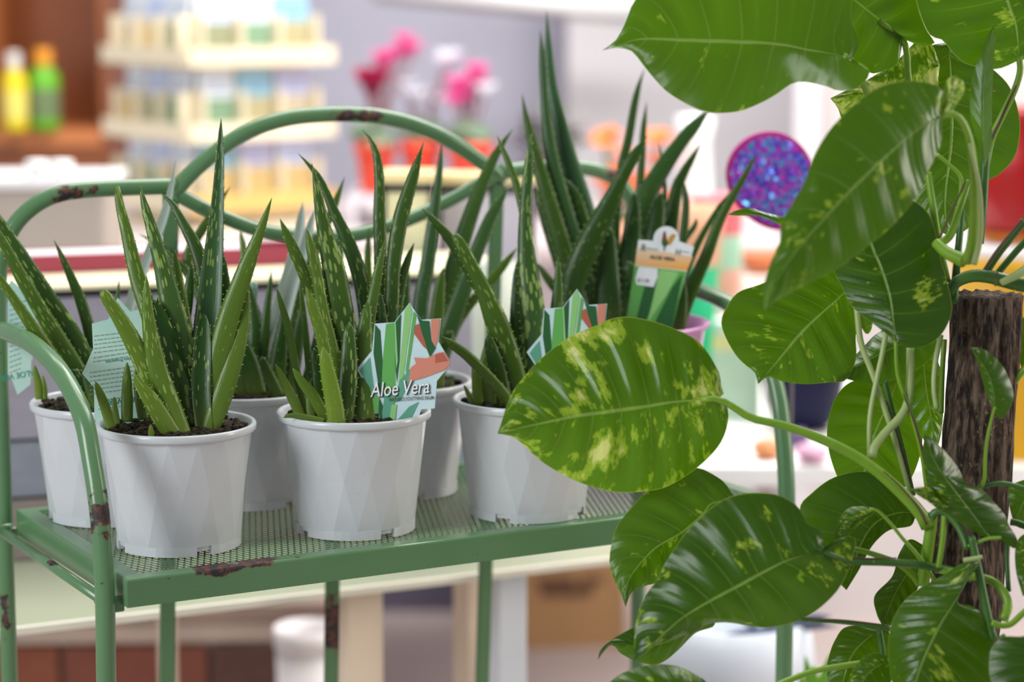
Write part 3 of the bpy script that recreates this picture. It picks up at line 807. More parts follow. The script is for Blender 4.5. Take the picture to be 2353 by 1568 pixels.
G_LEAVES = [
 ([(1400, 760, 62), (1372, 620, 62), (1338, 480, 54), (1308, 374, 44), (1288, 289, 34), (1268, 204, 27), (1260, 110, 17), (1256, 20, 4)], .010, .030, K(tint=.12, spots=.15, blue=.9)),
 ([(1375, 760, 50), (1330, 600, 46), (1286, 440, 38), (1264, 340, 30), (1252, 240, 20), (1246, 136, 17), (1241, 66, 5)], -.006, .004, K(tint=.14, spots=.2, blue=.5)),
 ([(1350, 760, 44), (1300, 590, 42), (1252, 428, 34), (1226, 340, 26), (1209, 272, 16), (1199, 214, 5)], -.012, -.010, K(tint=.20, spots=.3)),
 ([(1415, 740, 30), (1412, 520, 26), (1428, 391, 23), (1444, 320, 20), (1458, 240, 17), (1470, 190, 11), (1482, 155, 4)], .020, .050, K(tint=.10, spots=.1)),
 ([(1450, 740, 26), (1464, 520, 22), (1472, 408, 18), (1478, 306, 15), (1486, 233, 5)], .016, .040, K(tint=.14, spots=.1)),
 ([(1430, 760, 56), (1452, 600, 54), (1480, 470, 48), (1514, 400, 42), (1566, 325, 32), (1600, 285, 28), (1632, 250, 12)], .000, .030, K(tint=.12, spots=.2, blue=.3)),
 ([(1310, 770, 48), (1318, 650, 58), (1356, 555, 58), (1397, 476, 45), (1428, 411, 31), (1460, 354, 25), (1488, 312, 8)], -.040, -.050, K(tint=.12, spots=.35)),
 ([(1500, 760, 40), (1530, 600, 36), (1552, 450, 30), (1570, 400, 22), (1592, 362, 15), (1612, 328, 5)], .006, .020, K(tint=.10, spots=.2)),
 ([(1545, 770, 40), (1575, 697, 36), (1592, 655, 34), (1622, 591, 29), (1652, 510, 23), (1692, 437, 17), (1720, 388, 11), (1743, 342, 4)], -.024, -.030, K(tint=.20, spots=.2)),
 ([(1530, 750, 24), (1570, 640, 20), (1605, 558, 16), (1648, 483, 12), (1680, 437, 4)], .006, .014, K(tint=.12, spots=.1)),
 ([(1530, 640, 14), (1528, 440, 10), (1520, 360, 7), (1512, 322, 3)], .020, .026, K(tint=.1, spots=0, teeth=False)),
 ([(1430, 765, 60), (1438, 640, 56), (1452, 540, 44), (1458, 440, 22)], -.016, -.010, K(tint=.04, spots=.3)),
 ([(1400, 765, 62), (1396, 640, 58), (1398, 520, 30)], -.024, -.020, K(tint=.06, spots=.3)),
 ([(1470, 765, 50), (1490, 640, 52), (1506, 520, 44), (1520, 440, 20)], -.012, -.004, K(tint=.06, spots=.2)),
 ([(1370, 765, 52), (1352, 610, 52), (1322, 470, 44), (1282, 400, 20)], .004, .010, K(tint=.08, spots=.3)),
 ([(1345, 765, 46), (1305, 640, 44), (1262, 520, 34), (1230, 430, 14)], -.004, .000, K(tint=.12, spots=.5)),
 ([(1560, 775, 30), (1568, 690, 24), (1566, 645, 16), (1561, 608, 5)], -.044, -.046, K(tint=.14, spots=.1, teeth=False)),
 ([(1545, 760, 30), (1562, 600, 24), (1576, 480, 18), (1570, 410, 8)], .000, .010, K(tint=.12, spots=.1)),
 ([(1500, 770, 50), (1480, 690, 50), (1440, 600, 30)], -.030, -.030, K(tint=.10, spots=.2)),
 ([(1360, 770, 34), (1330, 715, 30), (1270, 655, 22), (1230, 600, 8)], -.030, -.020, K(tint=.18, spots=.4)),
 ([(1540, 765, 40), (1530, 690, 40), (1520, 600, 20)], -.020, -.016, K(tint=.05, spots=.2)),
 ([(1600, 500, 10), (1596, 520, 12), (1560, 580, 14), (1540, 700, 20)][::-1], -.006, .010, K(tint=.1, spots=.1, teeth=False)),
]
rA, dA = potted_aloe(412, 1250, 'white pot of spotted aloe at the front left corner, nearest the curved arm', 1, A_LEAVES, 0.42)
rB, dB = potted_aloe(816, 1213, 'front row white pot of aloe holding the star-shaped photo tag with lettering', 2, B_LEAVES, 0.5)
rC, dC = potted_aloe(1212, 1176, 'white pot of aloe partly hidden behind the big variegated pothos leaf', 3, C_LEAVES, 1.0)
rD, dD = potted_aloe(240, 1170, 'back row white pot of aloe leaning out past the left edge, behind the arm', 4, D_LEAVES, 0.3, uv=(.070, .246))
rE, dE = potted_aloe(566, 1142, 'back row white pot of aloe with silvery leaves, between the two front left pots', 5, E_LEAVES, 0.8, uv=(.214, .246))
rF, dF = potted_aloe(922, 1126, 'back row white pot of aloe with no tag, behind the star-tagged pot', 6, F_LEAVES, 0.2)
# tall aloe in a pink pot
gb = PZ(1438, 1092, ZS)
rG = empty('potted_aloe', (gb.x, gb.y, ZS + 0.0005), 'tallest aloe, growing in a pink pot at the right of the stand', 'potted plant')
dG = gb.y*math.cos(PITCH) + (CAMZ - ZS - 0.14)*math.sin(PITCH)
GH = 0.159; GR = 0.086
latheobj('pot', [(0.0, 0.003), (0.058, 0.003), (0.059, 0.0), (0.062, 0.0), (0.0765, GH - 0.022), (0.074, GH - 0.022), (0.060, 0.008), (0.0, 0.008)], M_PINKPOT, rG, 56)
latheobj('rim', [(0.0745, GH - 0.026), (0.0775, GH - 0.024), (0.0805, GH - 0.004), (GR - 0.0015, GH - 0.0025), (GR, GH), (GR - 0.002, GH + 0.002), (0.079, GH), (0.0745, GH - 0.020)], M_PINKPOT, rG, 56)
mobj('soil', soil_mesh(0.074, GH - 0.016, 9), None, rG)
for pts, o0, o1, kw in G_LEAVES:
    aloe_leaf(rG, pts, dG + o0, dG + o1, **kw)

# ------------------------------------------------------------------ plant tags
def flat(name, col, rough=0.35): return plain(name, col, rough, 0.45, var=0.06, scale=160)
M_CARD = flat('tag_card_pale_blue', srgb(196, 220, 226)); M_CARDW = flat('tag_card_white', srgb(228, 230, 236))
M_G1, M_G2, M_G3, M_G4 = flat('print_leaf_green', srgb(96, 168, 84)), flat('print_leaf_dark', srgb(38, 92, 48)), flat('print_leaf_light', srgb(140, 196, 120)), flat('print_leaf_teal', srgb(92, 158, 132))
M_SK1, M_SK2 = flat('print_skin', srgb(208, 132, 112)), flat('print_skin_dark', srgb(176, 96, 78))
M_TXW, M_TXD, M_TXO = flat('print_white_letters', srgb(236, 238, 240)), flat('print_dark_letters', srgb(40, 44, 44)), flat('print_olive_letters', srgb(92, 78, 26))
STAR = [(941, 696), (956, 719), (969, 735), (1014, 732), (1008, 786), (1038, 835), (1004, 876), (999, 939), (968, 941), (958, 972), (944, 985), (878, 985), (873, 972), (870, 951), (841, 952), (847, 892), (819, 849), (855, 806), (861, 744), (906, 741)]
PRINT = [
 ([(862, 746), (874, 760), (884, 900), (872, 905), (858, 812)], 'M_G2'), ([(887, 745), (906, 742), (909, 900), (896, 940), (876, 905), (880, 820)], 'M_G1'),
 ([(909, 740), (922, 722), (918, 830), (912, 880), (908, 840)], 'M_G2'), ([(906, 743), (909, 739), (914, 830), (910, 850)], 'M_G3'),
 ([(930, 712), (941, 698), (947, 716), (935, 800), (925, 880), (914, 900), (922, 800)], 'M_G3'), ([(950, 716), (957, 722), (946, 800), (935, 870), (932, 850)], 'M_G1'),
 ([(838, 836), (850, 822), (860, 905), (849, 890), (826, 852)], 'M_G4'), ([(848, 892), (872, 915), (868, 951), (842, 951)], 'M_G1'),
 ([(872, 915), (884, 945), (876, 975), (870, 951)], 'M_G2'), ([(884, 905), (914, 905), (892, 970), (880, 980), (878, 950)], 'M_G4'),
 ([(960, 836), (945, 845), (918, 875), (905, 925), (918, 922), (940, 880)], 'M_G4'), ([(962, 924), (940, 935), (905, 975), (925, 980), (945, 960)], 'M_G4'),
 ([(900, 930), (912, 930), (906, 980), (892, 980)], 'M_G3'),
 ([(990, 734), (1011, 733), (1006, 780), (1000, 797), (992, 790)], 'M_SK1'), ([(954, 748), (962, 744), (978, 790), (984, 806), (972, 796), (952, 768)], 'M_SK2'),
 ([(957, 722), (969, 737), (986, 738), (990, 780), (1001, 800), (988, 821), (982, 806), (966, 750)], 'M_G2'),
 ([(951, 822), (980, 824), (1006, 811), (1020, 809), (1036, 834), (1022, 850), (975, 868), (938, 878), (944, 845), (956, 836)], 'M_SK1'),
 ([(1000, 815), (1018, 811), (1030, 830), (1000, 835)], 'M_SK2'),
]
def star_tag(root_loc, label, T, d, full=True):
    r = empty('plant_tag', root_loc, label, 'plant tag', 'star-shaped plant tags')
    off = r.location
    poly_px('card', [T(x, y) for x, y in STAR], d, M_CARD, r, off)
    for i, (pts, m) in enumerate(PRINT):
        poly_px('print', [T(x, y) for x, y in pts], d - 0.0003 - 0.00004*i, globals()[m], r, off, 0.0002)
    if full:
        x, y = T(851, 913)
        text_px('lettering', 'Aloe Vera', x + 2, y + 2, 34, d - 0.0013, M_TXD, r, off, ang=-0.075, shear=0.28, wide=0.70, bold=0.012)
        text_px('lettering', 'Aloe Vera', x, y, 34, d - 0.0016, M_TXW, r, off, ang=-0.075, shear=0.28, wide=0.70, bold=0.004)
        x, y = T(894, 923)
        text_px('lettering', "NATURE'S SOOTHING BALM", x, y, 8.5, d - 0.0013, M_TXO, r, off, ang=-0.05, wide=0.68, bold=0.01)
    return r
dT1 = dB - 0.034
star_tag(P(915, 990, dT1), 'star-shaped tag with aloe photo and white lettering, fully seen in the front pot', lambda x, y: (x, y), dT1)
dT2 = dC - 0.034
star_tag(P(1300, 950, dT2), 'star-shaped aloe photo tag whose top peeks out behind the big variegated leaf', lambda x, y: (1326 + (x - 941)*0.95, 664 + (y - 696)*0.95), dT2)

# backs of the same tags: pale teal with printed lines
M_BACK = None
def back_mat():
    k = N('tag_back_teal'); tc = k.n('TexCoord')
    nz = k.noise(14, tc.outputs['Object'], 2)
    return k.bsdf(k.mix(nz, srgb(120, 178, 168), srgb(206, 220, 206)), 0.3, 0.5)
M_BACK = back_mat(); M_LINE = flat('print_grey_green_lines', srgb(110, 140, 124)); M_TEAL = flat('print_teal_letters', srgb(28, 130, 110))
def back_tag(root_px, d, outline, label, lines=(), words=()):
    r = empty('plant_tag', P(*root_px, d), label, 'plant tag', 'backs of star-shaped plant tags')
    off = r.location
    poly_px('card', outline, d, M_BACK, r, off)
    for (x0, y0, x1, y1) in lines:       # rows of fine print too small to read, broken into words
        L = math.hypot(x1 - x0, y1 - y0); n = max(2, int(L/13)); dx, dy = (x1 - x0)/L, (y1 - y0)/L
        q = 0
        rr_ = random.Random(int(x0*3 + y0))
        bm = bmesh.new()
        while q < L - 4:
            w = rr_.uniform(4, 13); w = min(w, L - q)
            pts = [(x0 + dx*q, y0 + dy*q), (x0 + dx*(q + w), y0 + dy*(q + w)), (x0 + dx*(q + w), y0 + dy*(q + w) + 2.0), (x0 + dx*q, y0 + dy*q + 2.0)]
            bm.faces.new([bm.verts.new(P(a, b, d - 0.0004) - off) for a, b in pts]); q += w + 2.5
        bobj('print', bm, M_LINE, r)
    for s, x, y, h, a, flip in words:
        text_px('lettering', s, x, y, h, d - 0.0005, M_TEAL, r, off, ang=a, flip=flip, wide=0.9, bold=0.006)
    return r
dT3 = dA + 0.022
ln3 = [(216, 772 + i*9.5, 300 - i*0.5, 762 + i*9.5) for i in range(5)] + [(214, 822 + i*9, 318, 806 + i*9) for i in range(2)] + [(206, 856 + i*10, 330, 838 + i*10) for i in range(6)] + [(226, 920 + i*10, 300, 910 + i*10) for i in range(3)]
back_tag((255, 985), dT3, [(270, 684), (300, 717), (330, 708), (345, 760), (340, 820), (352, 860), (330, 900), (330, 1000), (225, 1000), (217, 950), (216, 891), (189, 859), (214, 801), (211, 744), (249, 734)],
         'teal printed back of a tag stuck behind the front left aloe', ln3, [('Aloe Vera Properties', 322, 818, 7.5, -0.14, True), ('ALOE VERA', 330, 908, 15, -0.12, True)])
dT4 = dD + 0.004
ln4 = [(22, 700 + i*12, 60 - i, 690 + i*12) for i in range(14)]
back_tag((50, 945), dT4, [(26, 644), (48, 664), (78, 668), (76, 720), (98, 770), (72, 830), (70, 884), (40, 908), (26, 868), (18, 860), (18, 660)],
         'teal back of a tag cut off by the left edge beside the curved arm', ln4, [('ALOE VERA', 78, 850, 14, -0.18, True)])
dT5 = dE + 0.01
back_tag((590, 900), dT5, [(567, 648), (592, 650), (590, 694), (602, 722), (598, 762), (592, 775), (596, 915), (575, 915), (568, 760), (562, 700)],
         'narrow pale tag standing among the silvery-leaved aloe', [(570, 665 + i*11, 588, 664 + i*11) for i in range(8)])

# tall label in the pink pot: rooster emblem, orange band, price sticker
dT6 = dG - 0.062
r6 = empty('plant_tag', P(1500, 750, dT6), 'white and orange label with a rooster emblem and price sticker in the pink pot', 'plant tag')
o6 = r6.location
circ = [(1531 + 30*math.cos(a), 551 - 31*math.sin(a)) for a in [math.radians(q) for q in range(185, -20, -16)]]
poly_px('card', [(1467, 551)] + circ + [(1595, 567), (1579, 622), (1560, 690), (1540, 775), (1430, 775), (1440, 730), (1459, 609)], dT6, M_CARDW, r6, o6)
k = N('print_orange_band'); tc = k.n('TexCoord'); sz = k.n('SeparateXYZ'); k.l(tc.outputs['Generated'], sz.inputs[0])
M_OB = k.bsdf(k.mix(sz.outputs[2], srgb(232, 158, 40), srgb(226, 208, 190)), 0.35, 0.45)
poly_px('print', [(1464, 568), (1592, 590), (1579, 622), (1459, 609)], dT6 - .0003, M_OB, r6, o6, .0002)
poly_px('print', [(1459, 611), (1577, 624), (1560, 690), (1540, 774), (1431, 774), (1440, 730)], dT6 - .0003, M_G1, r6, o6, .0002)
poly_px('print', [(1482, 655), (1510, 640), (1500, 700), (1470, 774), (1452, 774)], dT6 - .0005, M_G2, r6, o6, .0002)
poly_px('print', [(1515, 620), (1560, 626), (1530, 680), (1490, 740), (1480, 770), (1500, 690)], dT6 - .0006, M_G3, r6, o6, .0002)
poly_px('print', [(1568, 630), (1555, 700), (1540, 774), (1492, 774), (1510, 730), (1545, 660)], dT6 - .0007, M_G2, r6, o6, .0002)
stk = poly_px('price_sticker', [(1468, 613), (1511, 618), (1511, 636), (1502, 660), (1462, 654), (1460, 640)], dT6 - .0010, M_CARDW, r6, o6, .0002)
text_px('lettering', '$11.99', 1464, 648, 9, dT6 - .0014, M_TXD, stk, o6, ang=0.12, wide=0.8)
text_px('lettering', 'ALOE VERA', 1493, 594, 8.5, dT6 - .0009, M_TXD, r6, o6, ang=0.12, wide=0.95, bold=0.02)
text_px('lettering', 'R', 1472, 577, 17, dT6 - .0009, M_TXD, r6, o6, ang=0.12, wide=0.8)
text_px('lettering', 'H', 1551, 586, 15, dT6 - .0009, M_TXD, r6, o6, ang=0.12, wide=0.8)
poly_px('print', [(1484, 569), (1511, 573), (1511, 575), (1484, 571)], dT6 - .0009, M_LINE, r6, o6, .0002)
poly_px('print', [(1565, 577), (1584, 580), (1584, 582), (1565, 579)], dT6 - .0009, M_LINE, r6, o6, .0002)
M_RO1, M_RO2 = flat('print_rooster_brown', srgb(134, 74, 30)), flat('print_rooster_gold', srgb(200, 140, 40))
poly_px('emblem', [(1524, 534), (1528, 531), (1530, 542), (1532, 552), (1524, 560), (1520, 556)], dT6 - .0009, M_RO1, r6, o6, .0002)
poly_px('emblem', [(1520, 556), (1532, 551), (1536, 560), (1528, 568), (1522, 564)], dT6 - .0010, M_G2, r6, o6, .0002)
poly_px('emblem', [(1534, 556), (1538, 544), (1546, 537), (1552, 540), (1546, 552), (1538, 564)], dT6 - .0010, M_RO2, r6, o6, .0002)
poly_px('emblem', [(1525, 566), (1528, 566), (1527, 576), (1524, 576)], dT6 - .0010, M_RO1, r6, o6, .0002)
# ------------------------------------------------------------------ pothos climbing a bark pole
AX0 = P(2267, 676, 2.07); AX1 = P(2225, 1320, 2.07)
AXD = (AX1 - AX0)/(AX1.z - AX0.z)                     # drift per metre of height
base = AX0 + AXD*(0.0 - AX0.z)
pr = empty('potted_pothos', (base.x, base.y, 0), 'large variegated pothos climbing a rough bark pole on the right', 'potted plant')
PO = pr.location.copy()
latheobj('pot', [(0, 0.0), (0.105, 0.0), (0.112, 0.004), (0.140, 0.215), (0.150, 0.217), (0.151, 0.240), (0.139, 0.240), (0.135, 0.20), (0.0, 0.20)], plain('terracotta_pot', srgb(150, 84, 60), 0.7, bump=0.1), pr, 48)
mobj('soil', soil_mesh(0.134, 0.212, 21, 120), None, pr)
# bark pole with ridged, uneven sides
rnd = random.Random(5); bm = bmesh.new(); rows, seg = 74, 60; prev = None
ph = [rnd.uniform(0, 6.28) for _ in range(8)]
rg = [rnd.uniform(-1, 1) for _ in range(seg)]
ztop, zbot = AX0.z, 0.15
for i in range(rows + 1):
    z = ztop + (zbot - ztop)*(i/rows)
    c = AX0 + AXD*(z - AX0.z)
    ring = []
    for k in range(seg):
        a = 2*PI*k/seg
        r = 0.0295 + 0.0022*(1 - z/ztop) + 0.0013*math.sin(3*a + ph[0] + z*9) + 0.0010*rg[k]*math.sin(z*60 + k) + 0.0011*rg[(k*7) % seg] + rnd.uniform(-.0005, .0005)
        ring.append(bm.verts.new(Vector((c.x + r*math.cos(a), c.y + r*math.sin(a), z + (0.0015*rg[(k*3) % seg] if i == 0 else 0))) - PO))
    if prev:
        for k in range(seg): bm.faces.new((prev[k], prev[(k + 1) % seg], ring[(k + 1) % seg], ring[k]))
    else: top = ring
    prev = ring
cv = bm.verts.new(AX0 + Vector((0, 0, -0.002)) - PO)
for k in range(seg): bm.faces.new((cv, top[(k + 1) % seg], top[k]))
bmesh.ops.recalc_face_normals(bm, faces=bm.faces)
bobj('bark_pole', bm, M_BARK, pr, True)

def pleaf(mid, left, right, db, dt, dl=0.012, dr=0.012, tint=0.4, vg=0.3, arch=0.0, nT=44, nS=9, corr=0.0017, cup=1.4, seed=None, bend=0.0):
    """heart-shaped leaf: midrib, left and right margin traced base -> tip; the margins stand dl / dr away in depth"""
    a, b = mid[0], mid[-1]
    M = crom(mid, nT); Ls = crom([a] + left + [b], nT); Rs = crom([a] + right + [b], nT)
    rnd = random.Random(seed if seed is not None else int(a[0]*3 + b[1]*5))
    ph = rnd.uniform(0, 6.28); corr *= min(1.0, math.dist(a, b)/420)
    vs, uvs, fs = [], [], []
    for i in range(nT + 1):
        t = i/nT; dm = db + (dt - db)*t + arch*math.sin(PI*t)
        env = math.sin(PI*min(1, t*0.94 + 0.03))**0.6
        for j in range(-nS, nS + 1):
            s = j/nS; q = abs(s)
            E_ = Ls[i] if s < 0 else Rs[i]; de = dl if s < 0 else dr
            x = M[i][0] + (E_[0] - M[i][0])*q; y = M[i][1] + (E_[1] - M[i][1])*q
            w = t - 0.14*q
            d = dm + de*env*(q**cup) + corr*math.sin(2*PI*8*w)*math.sin(PI*min(q, 1))*env + 0.0016*math.sin(9*t + ph)*q*q
            if j == 0: d -= 0.0004
            vs.append(P(x, y, d) - PO); uvs.append((t, 0.5 + s/2))
    n = 2*nS + 1
    for i in range(nT):
        for j in range(n - 1):
            k0 = i*n + j; fs.append((k0, k0 + 1, k0 + n + 1, k0 + n))
    me = bpy.data.meshes.new('leaf'); me.from_pydata([tuple(v) for v in vs], [], fs)
    ul = me.uv_layers.new(name='UVMap')
    for lp in me.loops: ul.data[lp.index].uv = uvs[lp.vertex_index]
    me.polygons.foreach_set('use_smooth', [True]*len(fs)); me.update()
    o = mobj('leaf', me, M_LEAF, pr)
    o['relief'] = (0.2 if nS <= 5 or cup == 1.0 else min(1.0, (math.dist(a, b)/460)**1.3))
    o['tint'] = float(tint); o['varieg'] = float(vg); o['seed'] = float(rnd.uniform(0, 40))
    return o
def stalk(name, pts, d0, d1, w0, w1, mat, flat_=1.0, dm=None):
    q = crom([p + (0,) if len(p) == 2 else p for p in pts], 22)
    n = len(q) - 1; path, rad = [], []
    for i, p in enumerate(q):
        t = i/n; d = d0 + (d1 - d0)*t + ((dm or 0)*math.sin(PI*t))
        path.append(P(p[0], p[1], d)); rad.append((w0 + (w1 - w0)*t)*d/F/2)
    return tubeobj(name, path, rad, mat, pr, 12, PO, flat_)

# --- upper leaves
pleaf([(1957, 134), (1935, 128), (1898, 121), (1860, 115), (1784, 102), (1682, 96), (1580, 92), (1477, 89), (1425, 102), (1383, 116)],
      [(1988, 150), (1999, 170), (1973, 201), (1952, 208), (1923, 208), (1900, 199), (1855, 189), (1822, 191), (1784, 217), (1748, 237), (1702, 255), (1656, 260), (1615, 255), (1574, 237), (1534, 212), (1508, 186), (1483, 156), (1462, 128), (1447, 115), (1416, 110)],
      [(1977, 97), (1966, 70), (1954, 36), (1957, 0), (1935, -80), (1850, -140), (1740, -150), (1620, -110), (1520, -50), (1460, 0), (1438, 50), (1415, 92)],
      2.03, 2.00, -.030, .016, tint=.78, vg=.20, corr=.0020)
stalk('petiole', [(1940, 129), (1960, 146), (1976, 176), (1992, 210), (2020, 270)], 2.028, 2.10, 17, 15, M_STEM)
pleaf([(2075, 92), (2050, 70), (2015, 40), (1964, 0), (1890, -60), (1800, -150)],
      [(2063, 145), (2032, 162), (2000, 168), (1965, 140), (1920, 80), (1860, 0), (1810, -60), (1795, -110)],
      [(2090, 95), (2112, 105), (2136, 104), (2148, 97), (2129, 70), (2112, 27), (2100, -20), (2040, -110), (1920, -160)],
      2.09, 2.07, .012, .010, tint=.45, vg=.10)
stalk('petiole', [(2020, 47), (2052, 72), (2075, 92), (2084, 125), (2088, 185), (2110, 320)], 2.086, 2.12, 13, 20, M_STEM)
pleaf([(2342, 138), (2335, 60), (2315, 0), (2280, -120), (2200, -300)],
      [(2310, 153), (2286, 159), (2250, 155), (2213, 143), (2189, 121), (2165, 92), (2136, 80), (2112, 27), (2100, -40), (2110, -160), (2160, -260)],
      [(2370, 130), (2410, 80), (2430, 0), (2400, -150), (2300, -260)],
      2.06, 2.04, .010, .012, tint=.22, vg=.34)
stalk('petiole', [(2342, 130), (2344, 165), (2330, 210), (2305, 262), (2278, 322), (2262, 400)], 2.06, 2.075, 15, 18, M_STEM)
stalk('sheath', [(2336, 195), (2316, 238), (2296, 282), (2274, 322)], 2.052, 2.068, 5, 8, M_STEMB)
# variegated leaf and dark leaf behind the pole head
pleaf([(2160, 150), (2080, 180), (1990, 215), (1908, 226)],
      [(2140, 250), (2050, 285), (1980, 285), (1937, 275), (1926, 250)],
      [(2140, 100), (2110, 92), (2060, 140), (1990, 185), (1940, 210)], 2.125, 2.12, .006, .006, tint=.55, vg=.85)
pleaf([(2180, 96), (2185, 200), (2185, 320), (2172, 450), (2175, 540)],
      [(2130, 112), (2105, 180), (2095, 300), (2095, 420), (2112, 500)],
      [(2230, 118), (2285, 162), (2320, 200), (2340, 255), (2344, 305), (2332, 360), (2297, 400), (2262, 422), (2246, 470), (2224, 526)], 2.15, 2.13, .014, .016, tint=.28, vg=.22)
# the rolled spear leaf
pleaf([(2262, 385), (2258, 300), (2258, 200), (2268, 120), (2284, 57)],
      [(2248, 330), (2231, 270), (2229, 215), (2240, 160), (2262, 95)],
      [(2278, 330), (2279, 242), (2281, 180), (2286, 110), (2288, 75)], 2.035, 2.03, .006, .016, tint=.72, vg=.0, cup=1.0, corr=.0002)
stalk('stem', [(2268, 290), (2266, 340), (2262, 400), (2258, 470), (2250, 560)], 2.05, 2.06, 22, 22, M_STEMD)
# nearest leaf, softly out of focus
pleaf([(2163, 266), (2102, 303), (2044, 353), (1968, 425), (1891, 506), (1826, 582), (1784, 647), (1757, 716)],
      [(2166, 230), (2159, 200), (2102, 186), (2044, 192), (1998, 213), (1949, 253), (1903, 303), (1868, 364), (1849, 418), (1819, 471), (1796, 510), (1793, 552), (1776, 590), (1757, 647), (1753, 690)],
      [(2165, 311), (2155, 349), (2132, 395), (2113, 441), (2086, 479), (2044, 525), (1987, 571), (1930, 613), (1872, 643), (1815, 674), (1776, 697)],
      1.93, 1.84, .018, .022, tint=.52, vg=.36, arch=-.02)
pleaf([(2165, 268), (2180, 225), (2195, 174)], [(2164, 240), (2170, 200), (2180, 180)], [(2188, 255), (2214, 215), (2214, 188)], 1.93, 1.935, .004, .02, tint=.75, vg=.75, nS=5)
stalk('petiole', [(2155, 270), (2180, 262), (2200, 266), (2219, 293), (2232, 341), (2239, 418), (2239, 494), (2234, 560), (2222, 604)], 1.93, 2.00, 15, 36, M_STEM, 0.6)
stalk('sheath', [(2228, 330), (2248, 420), (2254, 500), (2250, 560), (2238, 608)], 1.945, 1.995, 8, 16, M_STEMP, 0.6)
stalk('stem', [(2150, 558), (2175, 580), (2216, 600)], 2.02, 2.00, 24, 34, M_STEM)
stalk('petiole', [(2226, 415), (2205, 480), (2184, 540), (2155, 562)], 2.04, 2.03, 14, 20, M_STEM)
stalk('sheath', [(2220, 412), (2190, 480), (2160, 545)], 2.034, 2.024, 4, 6, M_STEMB)
stalk('petiole', [(2132, 396), (2144, 475), (2156, 552), (2176, 650)], 2.05, 2.05, 16, 19, M_STEM)
stalk('petiole', [(2153, 355), (2180, 378), (2208, 410), (2204, 470)], 2.03, 2.04, 8, 11, M_STEM)
stalk('stem', [(2214, 440), (2206, 530), (2196, 640), (2192, 700)], 2.055, 2.05, 14, 20, M_STEMD)
# thick vine lying over the pole's top
stalk('stem', [(2180, 676), (2196, 650), (2231, 635), (2272, 636), (2300, 643), (2353, 655), (2420, 660)], 2.045, 2.03, 26, 38, M_STEMD)
stalk('node_ring', [(2293, 626), (2288, 640), (2287, 658)], 2.022, 2.022, 5, 5, M_STEMB)
stalk('petiole', [(2262, 632), (2300, 575), (2353, 510), (2420, 430)], 2.05, 2.03, 18, 20, M_STEMD)
stalk('sheath', [(2256, 630), (2296, 570), (2350, 505)], 2.042, 2.03, 8, 8, M_STEMB)
stalk('petiole', [(2286, 636), (2320, 596), (2353, 558), (2400, 510)], 2.06, 2.06, 16, 16, M_STEMD)
stalk('petiole', [(2300, 650), (2340, 630), (2400, 590)], 2.02, 2.0, 16, 26, M_STEMP, .6)
# --- middle leaves
pleaf([(2061, 787), (2052, 740), (2044, 684), (2025, 620), (2002, 565), (1985, 500), (1975, 440)],
      [(2032, 764), (1983, 726), (1956, 703), (1937, 665), (1914, 615), (1916, 560), (1940, 490)],
      [(2074, 798), (2105, 800), (2136, 791), (2159, 774), (2178, 745), (2188, 707), (2176, 645), (2160, 588), (2147, 523), (2128, 484), (2085, 455), (2020, 440)],
      2.00, 2.03, .012, .016, tint=.06, vg=.30)
pleaf([(1975, 640), (1925, 687), (1849, 756), (1791, 825), (1742, 883)],
      [(1985, 680), (1967, 768), (1967, 825), (1944, 873), (1906, 879), (1849, 883), (1799, 877), (1765, 867)],
      [(1960, 605), (1900, 590), (1820, 620), (1749, 653), (1696, 672), (1669, 707), (1657, 741), (1669, 779), (1692, 818), (1715, 841), (1734, 856)],
      2.07, 2.05, .010, .008, tint=.50, vg=.30)
pleaf([(2130, 764), (2090, 782), (2021, 814), (1960, 845), (1910, 858)],
      [(2155, 785), (2140, 821), (2109, 848), (2059, 871), (2002, 883), (1944, 871)],
      [(2100, 745), (2050, 750), (2013, 768), (1983, 798), (1944, 837)], 2.085, 2.07, .004, .02, tint=.42, vg=.02)
pleaf([(2075, 850), (2040, 930), (2000, 1030), (1968, 1170)],
      [(2020, 868), (1960, 876), (1925, 906), (1906, 951), (1900, 997), (1906, 1043), (1921, 1089), (1945, 1140)],
      [(2100, 880), (2118, 950), (2116, 1040), (2080, 1120), (2010, 1168)], 2.12, 2.10, .006, .006, tint=.85, vg=.18)
pleaf([(2120, 800), (2126, 880), (2140, 960), (2152, 1040)],
      [(2095, 830), (2082, 890), (2096, 960), (2125, 1015)],
      [(2148, 815), (2166, 870), (2168, 930), (2164, 990)], 2.115, 2.105, .006, .006, tint=.80, vg=.30)
# long green-white hanging petioles
stalk('petiole', [(1968, 700), (1971, 730), (1979, 791), (2009, 871), (2055, 1009), (2090, 1130)], 2.06, 2.05, 15, 11, M_STEMP)
pleaf([(1970, 735), (1985, 715), (1998, 700)], [(1962, 700), (1975, 680)], [(1990, 768), (2003, 755), (2006, 720)], 2.062, 2.055, .002, .006, tint=.8, vg=.5, nS=4, nT=16)
stalk('petiole', [(2036, 764), (2026, 820), (2015, 870), (1999, 959), (1998, 1055)], 2.05, 2.05, 13, 12, M_STEMP)
stalk('petiole', [(2058, 780), (2063, 863), (2090, 940), (2117, 1036), (2132, 1130)], 2.04, 2.05, 9, 13, M_STEM)
stalk('sheath', [(2076, 905), (2104, 980), (2124, 1060), (2138, 1140)], 2.036, 2.044, 4, 7, M_STEMB)
stalk('aerial_root', [(2092, 800), (2089, 902), (2074, 951), (2032, 997), (2008, 1030), (2004, 1052)], 2.055, 2.035, 18, 20, M_STEMP)
stalk('petiole', [(2032, 875), (2046, 930), (2062, 990), (2080, 1060), (2098, 1140)], 2.07, 2.06, 13, 12, M_STEMD)
